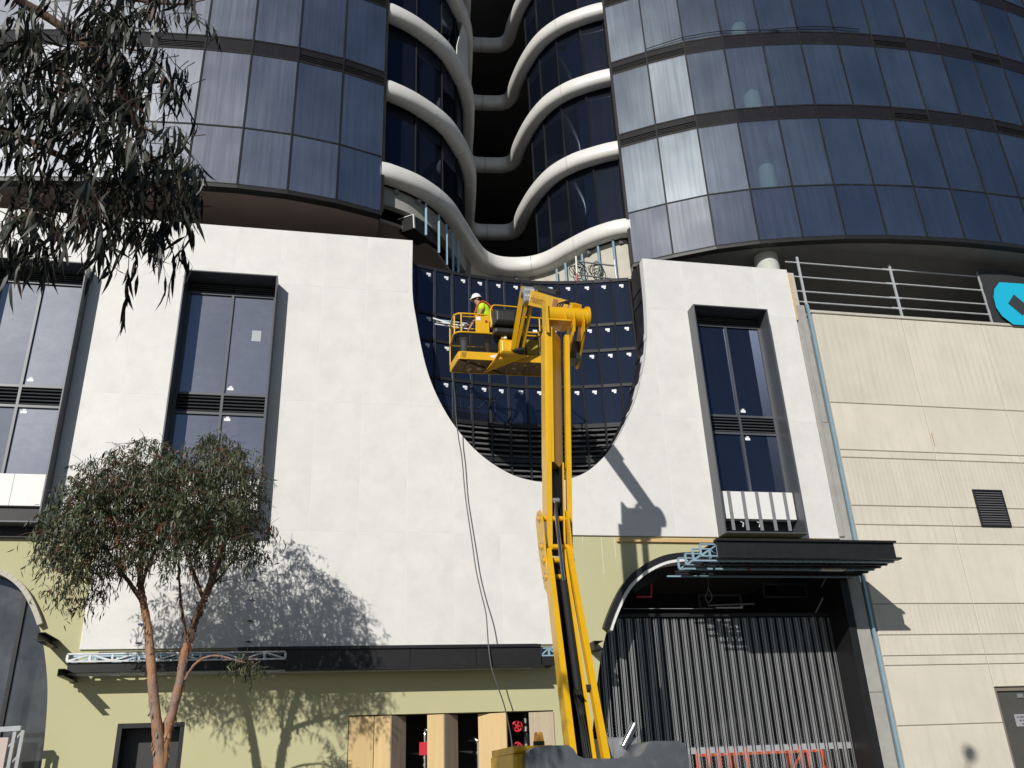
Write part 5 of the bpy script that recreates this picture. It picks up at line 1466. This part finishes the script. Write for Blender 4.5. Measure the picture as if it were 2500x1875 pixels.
# shirt with short sleeves, shorts, boots
S = [((.11, 0, .98), (.19, .18)), ((.09, 0, 1.16), (.20, .185)), ((.02, 0, 1.38), (.215, .185)), ((-.06, 0, 1.53), (.16, .15)), ((-.10, 0, 1.60), (.08, .08)),
     ((-.07, -.19, 1.52), .095), ((-.125, -.245, 1.36), .088), ((-.07, .19, 1.52), .095), ((-.10, .23, 1.38), .088)]
skinfig('shirt', S, [(0, 1), (1, 2), (2, 3), (3, 4), (3, 5), (5, 6), (3, 7), (7, 8)], hv)
T = [((.10, 0, 1.0), (.16, .14)), ((.10, -.09, .90), .115), ((.03, -.11, .58), .088), ((.10, .09, .90), .115), ((.07, .11, .58), .088)]
skinfig('shorts', T, [(0, 1), (1, 2), (0, 3), (3, 4)], shorts)
for (a, b, c_) in (((.07, -.12, .22), (.06, -.12, .08), (-.14, -.12, .05)), ((.14, .12, .22), (.13, .12, .08), (-.07, .12, .05))):
    skinfig('boot', [(a, .05), (b, .055), (c_, .042)], [(0, 1), (1, 2)], boot)
# harness straps and back band
for y in (-.11, .11):
    pts = [Vector((-.24, y, 1.36)), Vector((-.22, y, 1.54)), Vector((-.07, y * 1.05, 1.70)), Vector((.12, y, 1.60)), Vector((.215, y * .9, 1.40)), Vector((.285, y * .8, 1.18)), Vector((.30, y * .7, 1.0))]
    q = spline(pts, 5); mb = MB(); vs = []
    for p in q: vs += [(p.x, p.y - .035, p.z), (p.x, p.y + .035, p.z)]
    mb.add(vs, [(2 * i, 2 * i + 1, 2 * i + 3, 2 * i + 2) for i in range(len(q) - 1)], 0, True)
    mb.v = [(x + WX, y_ + WY, z + WZ) for x, y_, z in mb.v]
    o = mb.build('harness_strap', hvo, wk); md = o.modifiers.new('s', 'SOLIDIFY'); md.thickness = .012
# head details
hd = Vector((WX - .19, WY, WZ + 1.80))
mb = MB()
mb.cyl(hd + Vector((-.085, 0, -.01)), hd + Vector((-.115, 0, -.03)), .012, .017, n=8); mb.build('nose', skin, wk)
for y in (-.03, .03):
    mb = MB(); mb.cyl(hd + Vector((-.088, y, .02)), hd + Vector((-.094, y, .02)), .011, n=8); mb.build('eye', hairm, wk)
for y in (-.088, .088):
    mb = MB(); mb.cyl(hd + Vector((.01, y * .9, -.01)), hd + Vector((.015, y * 1.12, -.005)), .026, .02, n=10); mb.build('ear', skin, wk)
mb = MB(); mb.bar(hd + Vector((-.082, -.025, -.06)), hd + Vector((-.082, .025, -.06)), .012, .008); mb.build('mouth', pm('lips', (.3, .12, .1), .6), wk)
mb = MB(); vs = []; n = 16
for j in range(5):
    ph = j / 4 * pi * .42
    for i in range(n):
        t_ = 2 * pi * i / n; vs.append((hd.x + .02 + .095 * cos(t_) * cos(ph), hd.y + .086 * sin(t_) * cos(ph), hd.z - .03 + .09 * sin(ph)))
mb.add(vs, [(j * n + i, j * n + (i + 1) % n, (j + 1) * n + (i + 1) % n, (j + 1) * n + i) for j in range(4) for i in range(n)], 0, True); mb.build('hair', hairm, wk)
mb = MB(); vs = []; n = 24
tl = Matrix.Rotation(radians(-14), 3, 'Y')
prof = [(.128, -.012), (.125, 0.0), (.118, .01), (.112, .05), (.098, .09), (.07, .125), (.035, .142), (.004, .146)]
for r, z in prof:
    for i in range(n):
        t_ = 2 * pi * i / n; ex = 1 + (.33 * max(0, -cos(t_)) if z < .012 else 0)
        p = tl @ Vector((r * 1.1 * cos(t_) * ex, r * .95 * sin(t_), z)); vs.append(hd + Vector((.005, 0, .03)) + p)
mb.add(vs, [(j * n + i, j * n + (i + 1) % n, (j + 1) * n + (i + 1) % n, (j + 1) * n + i) for j in range(len(prof) - 1) for i in range(n)], 0, True)
o = mb.build('helmet', pm('helmet_white', (.82, .82, .8), .3), wk); o.modifiers.new('s', 'SOLIDIFY').thickness = .006
mb = MB(); mb.tube([hd + Vector((.02 + .1 * cos(2 * pi * i / 16), .09 * sin(2 * pi * i / 16), .03)) for i in range(17)], .012, 6); mb.build('helmet_band', hairm, wk)

# ================================================================== TREES
LM = [pm('leaf_dark_green', (.023, .034, .014), .5, rnd=.2), pm('leaf_olive', (.065, .078, .026), .5, rnd=.2), pm('leaf_red_brown', (.13, .045, .022), .5), pm('leaf_pale', (.10, .115, .055), .55)]
def leaf_pts(L, W, curve):
    """drooping sickle leaf hanging along -z, in its own frame"""
    r = []
    for t, w in ((0, .12), (.3, 1.0), (.65, .8), (1.0, 0)):
        z = -L * t; x = curve * L * t * t
        r.append((t, x, z, W * w / 2))
    vs = []
    for t, x, z, w in r[:3]: vs += [(x, -w, z), (x, w, z)]
    vs.append((r[3][1], 0, r[3][2]))
    return vs, [(0, 1, 3, 2), (2, 3, 5, 4), (4, 5, 6)]
def leaf_rot(rng, droop):
    """random turn, leaning away from straight down by up to droop"""
    return Matrix.Rotation(rng.uniform(0, 2 * pi), 3, 'Z') @ Matrix.Rotation(abs(rng.gauss(0, droop)), 3, 'Y') @ Matrix.Rotation(rng.uniform(0, 2 * pi), 3, 'Z')
def add_leaf(mb, pos, R, L, W, cv, mi):
    vs, fs = leaf_pts(L, W, cv)
    mb.add([R @ Vector(v) + pos for v in vs], fs, mi, True)

# ---- small gum tree before the wall
rng = random.Random(77)
TY = 17.25
tree = thing('gum_tree', 'slender gum tree with orange forked trunk before the white wall', 'tree', (-2.3, TY, 0))
def limb(px, r0, r1, name, mat, wob=.01, flakes=0):
    pts = [onY(u, v, TY + dy) for u, v, dy in px]
    q = spline(pts, 7); n = len(q)
    q = [p + Vector((rng.uniform(-wob, wob), rng.uniform(-wob, wob), 0)) for p in q]
    rad = [(r0 + (r1 - r0) * i / (n - 1)) * (1 + rng.uniform(-.07, .07)) for i in range(n)]
    mb = MB(); mb.tube(q, rad, 12)
    for k in range(flakes):
        i = rng.randrange(2, n - 2); t_ = rng.uniform(0, 2 * pi); p = q[i] + Vector((cos(t_) * rad[i], sin(t_) * rad[i], 0)); w = rng.uniform(.012, .04); hh = rng.uniform(.04, .13)
        tn = Vector((-sin(t_), cos(t_), 0)); o_ = Vector((cos(t_), sin(t_), 0))
        mb.add([p - tn * w, p + tn * w, p + tn * w * .7 + o_ * rng.uniform(.01, .035) - Vector((0, 0, hh)), p - tn * w * .6 + o_ * rng.uniform(.005, .03) - Vector((0, 0, hh))], [(0, 1, 2, 3)])
    mb.build(name, mat, tree, recalc=False); return q
g0 = onY(390, 1880, TY)
px0 = [(388, 2080, 0), (392, 1960, 0), (390, 1875, 0), (386, 1800, -.02), (378, 1730, -.03), (372, 1660, -.03), (367, 1600, -.02), (362, 1540, 0), (352, 1480, .02), (346, 1445, .03)]
t1 = limb(px0, .115, .06, 'trunk', M['bark'], .004, 40)
limb([(394, 1880, .02), (404, 1800, .06), (420, 1740, .08), (438, 1670, .08), (450, 1600, .06), (460, 1562, .055)], .10, .068, 'limb', M['bark'], .004, 40)
limb([(459, 1568, .055), (466, 1545, .05), (490, 1480, .08), (515, 1430, .12)], .069, .052, 'limb', M['bark_dark'], .006, 60)
limb([(470, 1535, .05), (492, 1470, -.4), (520, 1400, -.9), (545, 1320, -1.3), (550, 1240, -1.5)], .05, .012, 'limb', M['bark_dark'], .006, 30)
limb([(495, 1460, -.45), (470, 1390, -.9), (440, 1310, -1.2), (430, 1230, -1.3)], .035, .01, 'limb', M['bark_dark'], .006, 20)
D_ = M['bark_dark']
limb([(346, 1450, .03), (342, 1400, .05), (345, 1350, .0), (350, 1290, -.1), (345, 1220, -.2), (355, 1150, -.2)], .062, .015, 'limb', D_, .008, 50)
limb([(344, 1462, .02), (318, 1425, -.1), (296, 1395, -.2), (278, 1365, -.3), (240, 1320, -.4), (200, 1290, -.5)], .045, .012, 'limb', D_, .006, 26)
limb([(346, 1430, .03), (362, 1380, .1), (385, 1330, .2), (400, 1270, .3), (420, 1190, .3)], .035, .01, 'limb', D_, .006, 10)
limb([(457, 1575, .05), (449, 1520, .0), (441, 1465, -.1), (437, 1400, -.1), (436, 1350, -.1), (430, 1280, -.2)], .032, .01, 'limb', D_, .006, 20)
limb([(515, 1430, .12), (530, 1380, .1), (548, 1320, 0), (560, 1260, -.1), (565, 1190, -.2)], .05, .012, 'limb', D_, .008, 30)
limb([(505, 1450, .12), (515, 1400, .2), (510, 1330, .3), (500, 1250, .4), (490, 1160, .4)], .045, .012, 'limb', D_, .008, 30)
limb([(515, 1430, .12), (545, 1400, .2), (585, 1340, .35), (610, 1280, .45)], .03, .008, 'limb', D_, .006, 10)
limb([(452, 1660, .06), (462, 1640, .0), (480, 1618, -.1), (508, 1603, -.2), (540, 1602, -.22), (575, 1612, -.25), (600, 1618, -.25)], .03, .008, 'limb', M['bark'], .003, 4)
limb([(300, 1400, -.2), (285, 1350, -.3), (280, 1280, -.3), (290, 1200, -.2)], .02, .006, 'limb', D_, .005, 4)
limb([(540, 1420, .1), (565, 1415, .1), (588, 1423, .1)], .008, .004, 'limb', D_, .003)
limb([(340, 1150, -.2), (390, 1130, 0), (470, 1150, .2)], .012, .005, 'limb', D_, .01)
BL = [(150, 1290, 62, 1.0), (205, 1265, 80, 1.2), (215, 1200, 62, 1.0), (270, 1170, 75, 1.2), (345, 1140, 75, 1.2), (300, 1240, 85, 1.1), (400, 1190, 80, 1.1), (430, 1135, 55, 1.0), (520, 1120, 62, 1.2), (575, 1130, 55, 1.0),
      (540, 1190, 75, 1.2), (610, 1180, 42, 1.0), (470, 1210, 75, 1.1), (600, 1240, 50, 1.0), (540, 1270, 72, 1.1), (450, 1290, 72, 1.0), (365, 1280, 75, 1.0), (275, 1320, 65, .8), (200, 1340, 62, .9), (130, 1340, 42, .8), (180, 1400, 46, .7),
      (150, 1440, 30, .5), (195, 1470, 22, .4), (560, 1330, 60, .8), (620, 1300, 42, .7), (400, 1340, 55, .6), (330, 1350, 45, .5), (240, 1390, 38, .5), (635, 1350, 26, .35), (480, 1340, 50, .6), (600, 1618, 26, 1.1), (255, 1415, 22, .35), (230, 1450, 16, .3), (515, 1075, 30, .6), (380, 1085, 20, .3)]
crown = MB()
for (u, v, r, dens) in BL:
    rad = r / FPX * 19.2
    cen = onY(u, v, TY)
    deep = 1.15 if r > 40 else .25; cy_ = -.5 if r > 40 else 0
    if r > 50 and u > 380: deep, cy_ = 1.5, -.85
    ntw = int(dens * 108 * (r / 62) ** 2) + 8
    for k in range(ntw):
        while True:
            a = Vector((rng.uniform(-1, 1), rng.uniform(-1, 1), rng.uniform(-1, 1)))
            if a.length < 1: break
        dY = a.y * deep + cy_; st = CAM + (cen + Vector((a.x * rad, 0, a.z * rad)) - CAM) * ((TY + dY) / TY)
        dr = Vector((rng.gauss(0, 1), rng.gauss(0, 1), rng.uniform(-.4, .9))).normalized()
        hue = rng.random() + (.3 if (240 < u < 340 and 1180 < v < 1330) else 0)
        for j in range(9):
            p = st + dr * (.035 * j) - Vector((0, 0, .004 * j * j))
            mi = 0 if hue < .55 else (1 if hue < .86 else (3 if hue < .95 else 2))
            add_leaf(crown, p, leaf_rot(rng, .75), rng.uniform(.09, .16), rng.uniform(.016, .026), rng.uniform(-.25, .25), mi)
        if k % 3 == 0: crown.tube([st - dr * .1, st + dr * .15, st + dr * .3 - Vector((0, 0, .03))], [.006, .004, .002], 4, 2, False)
cr = crown.build('crown', LM, tree, recalc=False)

# ---- overhanging branch of the nearer gum tree
rng = random.Random(31)
NY = 5.6
near = thing('overhanging_gum_tree', 'tall gum tree whose drooping long leaved branch hangs before the dusty tower', 'tree', (-6.5, 4.2, 0))
tp = [Vector((-6.5, 4.2, 0)), Vector((-6.4, 4.3, 2.0)), Vector((-6.55, 4.4, 4.2)), Vector((-6.2, 4.6, 6.6)), Vector((-5.6, 4.9, 9.0))]
mb = MB(); q = spline(tp, 8); mb.tube(q, [.26 - .18 * i / (len(q) - 1) for i in range(len(q))], 14); mb.build('trunk', M['bark'], near, recalc=False)
def nb(pts, r0, r1):
    q = spline(pts, 8); n = len(q); MB().tube(q, [r0 + (r1 - r0) * i / (n - 1) for i in range(n)], 8).build('branch', M['bark_dark'], near, recalc=False)
N0 = lambda u, v, dy=0: onY(u, v, NY + dy)
nb([tp[3], N0(-120, -60, -.2), N0(60, 10), N0(180, 90, .1), N0(280, 200, .1), N0(330, 300, 0), N0(350, 400, 0), N0(370, 470, 0)], .05, .006)
nb([tp[2], N0(-160, 250, -.3), N0(-40, 300), N0(80, 350, .1), N0(180, 400, .1), N0(260, 470, .1), N0(300, 540, .1)], .05, .006)
nb([tp[3], N0(0, -60, .2), N0(160, -30, .2), N0(300, -5, .2), N0(430, 10, .2), N0(500, 0, .2)], .04, .005)
nb([N0(180, 90, .1), N0(260, 110, .2), N0(350, 130, .3), N0(420, 190, .3)], .014, .004)
nb([N0(280, 200, .1), N0(200, 260, .2), N0(120, 300, .2), N0(60, 380, .3)], .012, .003)
nb([N0(330, 300, 0), N0(400, 340, 0), N0(450, 380, 0)], .010, .003)
nb([N0(80, 350, .1), N0(100, 430, 0), N0(110, 510, 0), N0(120, 570, 0)], .010, .003)
CL = [(60, 60, 70), (160, 40, 80), (280, 40, 80), (390, 40, 80), (480, 25, 45), (230, 110, 80), (330, 120, 80), (420, 110, 60), (180, 200, 65), (290, 200, 80), (390, 185, 45), (40, 260, 55), (130, 280, 70), (230, 280, 80), (320, 270, 60),
      (40, 340, 60), (130, 350, 65), (240, 350, 60), (320, 340, 55), (400, 335, 40), (455, 375, 45), (60, 420, 45), (170, 420, 55), (290, 420, 60), (380, 420, 60), (450, 425, 45), (330, 480, 60), (400, 470, 50), (100, 490, 55), (200, 500, 50),
      (60, 545, 45), (130, 560, 55), (290, 530, 40), (360, 520, 40), (110, 620, 26), (265, 570, 25), (20, 120, 60), (100, 130, 60)]
NM = [pm('near_leaf_dark', (.018, .022, .012), .5, rnd=.2), pm('near_leaf_olive', (.035, .038, .016), .5), pm('near_leaf_brown', (.06, .028, .016), .5), pm('near_leaf_grey', (.035, .04, .026), .55)]
protos = []
for k in range(6):
    vs, fs = leaf_pts([.18, .20, .23, .19, .21, .17][k], [.025, .026, .028, .024, .028, .022][k], [-.3, .15, .28, -.12, .35, 0][k])
    me = bpy.data.meshes.new('leaf'); me.from_pydata(vs, [], fs); me.materials.append(NM[[0, 1, 0, 3, 0, 2][k]])
    me.polygons.foreach_set('use_smooth', [True] * len(fs)); protos.append(me)
fol = MB(); leaves = []
for (u, v, r) in CL:
    cen = N0(u, v); rad = r / FPX * 6.4
    subs = [Vector((rng.uniform(-.8, .8), rng.uniform(-.9, .9), rng.uniform(-.8, .8))) for _ in range(3)]
    for k in range(int(8 * (r / 60) ** 2) + 2):
        a = rng.choice(subs) + Vector((rng.gauss(0, .22), rng.gauss(0, .3), rng.gauss(0, .22)))
        st = cen + Vector((a.x * rad, a.y * .45, a.z * rad))
        dr = Vector((rng.gauss(0, 1), rng.gauss(0, .8), rng.uniform(-.9, .2))).normalized()
        tw = [st + dr * (.032 * j) - Vector((0, 0, .003 * j * j)) for j in range(9)]
        fol.tube([tw[0] - dr * .12, tw[0], tw[4], tw[8]], [.004, .003, .002, .0012], 5, 2, False)
        for j in range(9):
            leaves.append((tw[j], leaf_rot(rng, .38), rng.choice((0, 0, 1, 2, 2, 3, 4, 4, 0, 2, 5))))
vis = list(range(len(leaves))); rng.shuffle(vis)
single = set(vis[:300])
for i, (p, R, k) in enumerate(leaves):
    if i in single:
        o = bpy.data.objects.new('leaf', protos[k]); COL.objects.link(o); o.parent = near
        o.matrix_local = Matrix.Translation(p - near.location) @ R.to_4x4()
    else:
        me = protos[k]
        fol.add([R @ vv.co + p for vv in me.vertices], [tuple(f.vertices) for f in me.polygons], [0, 1, 0, 3, 0, 2][k], True)
o = fol.build('foliage', NM, near, recalc=False); o['kind'] = 'stuff'

# ================================================================== STREET LAMP beyond the frame; its lamp head shades the beige wall
S_ = onY(2368, 1840, 20.1); hd = S_ + SUN * (17.0 / abs(SUN.y))
lp = thing('street_lamp', 'tall grey street lamp with a slim arm and oval head', 'street lamp', (hd.x - .9, hd.y - 1.1, 0))
bx, by = hd.x - .9, hd.y - 1.1
MB().tube([(bx, by, 0), (bx, by, hd.z * .6), (bx, by, hd.z - .1)], [.11, .08, .06], 12).build('pole', M['galv'], lp)
MB().tube(spline([(bx, by, hd.z - .15), (bx + .1, by + .12, hd.z + .05), (bx + .45, by + .55, hd.z + .1), (hd.x - .2, hd.y - .25, hd.z + .05)], 5), .035, 8).build('arm', M['galv'], lp)
ax = Vector((.63, .77, 0)); mb = MB(); vs = []; n = 16
for j in range(9):
    t_ = -1 + 2 * j / 8; rr = sqrt(max(0.0004, 1 - t_ * t_))
    for i in range(n):
        th = 2 * pi * i / n
        vs.append(hd + ax * (t_ * .38) + Vector((-ax.y, ax.x, 0)) * (cos(th) * .15 * rr) + Vector((0, 0, sin(th) * .08 * rr)))
mb.add(vs, [(j * n + i, j * n + (i + 1) % n, (j + 1) * n + (i + 1) % n, (j + 1) * n + i) for j in range(8) for i in range(n)], 0, True); mb.build('lamp_head', M['galv'], lp)
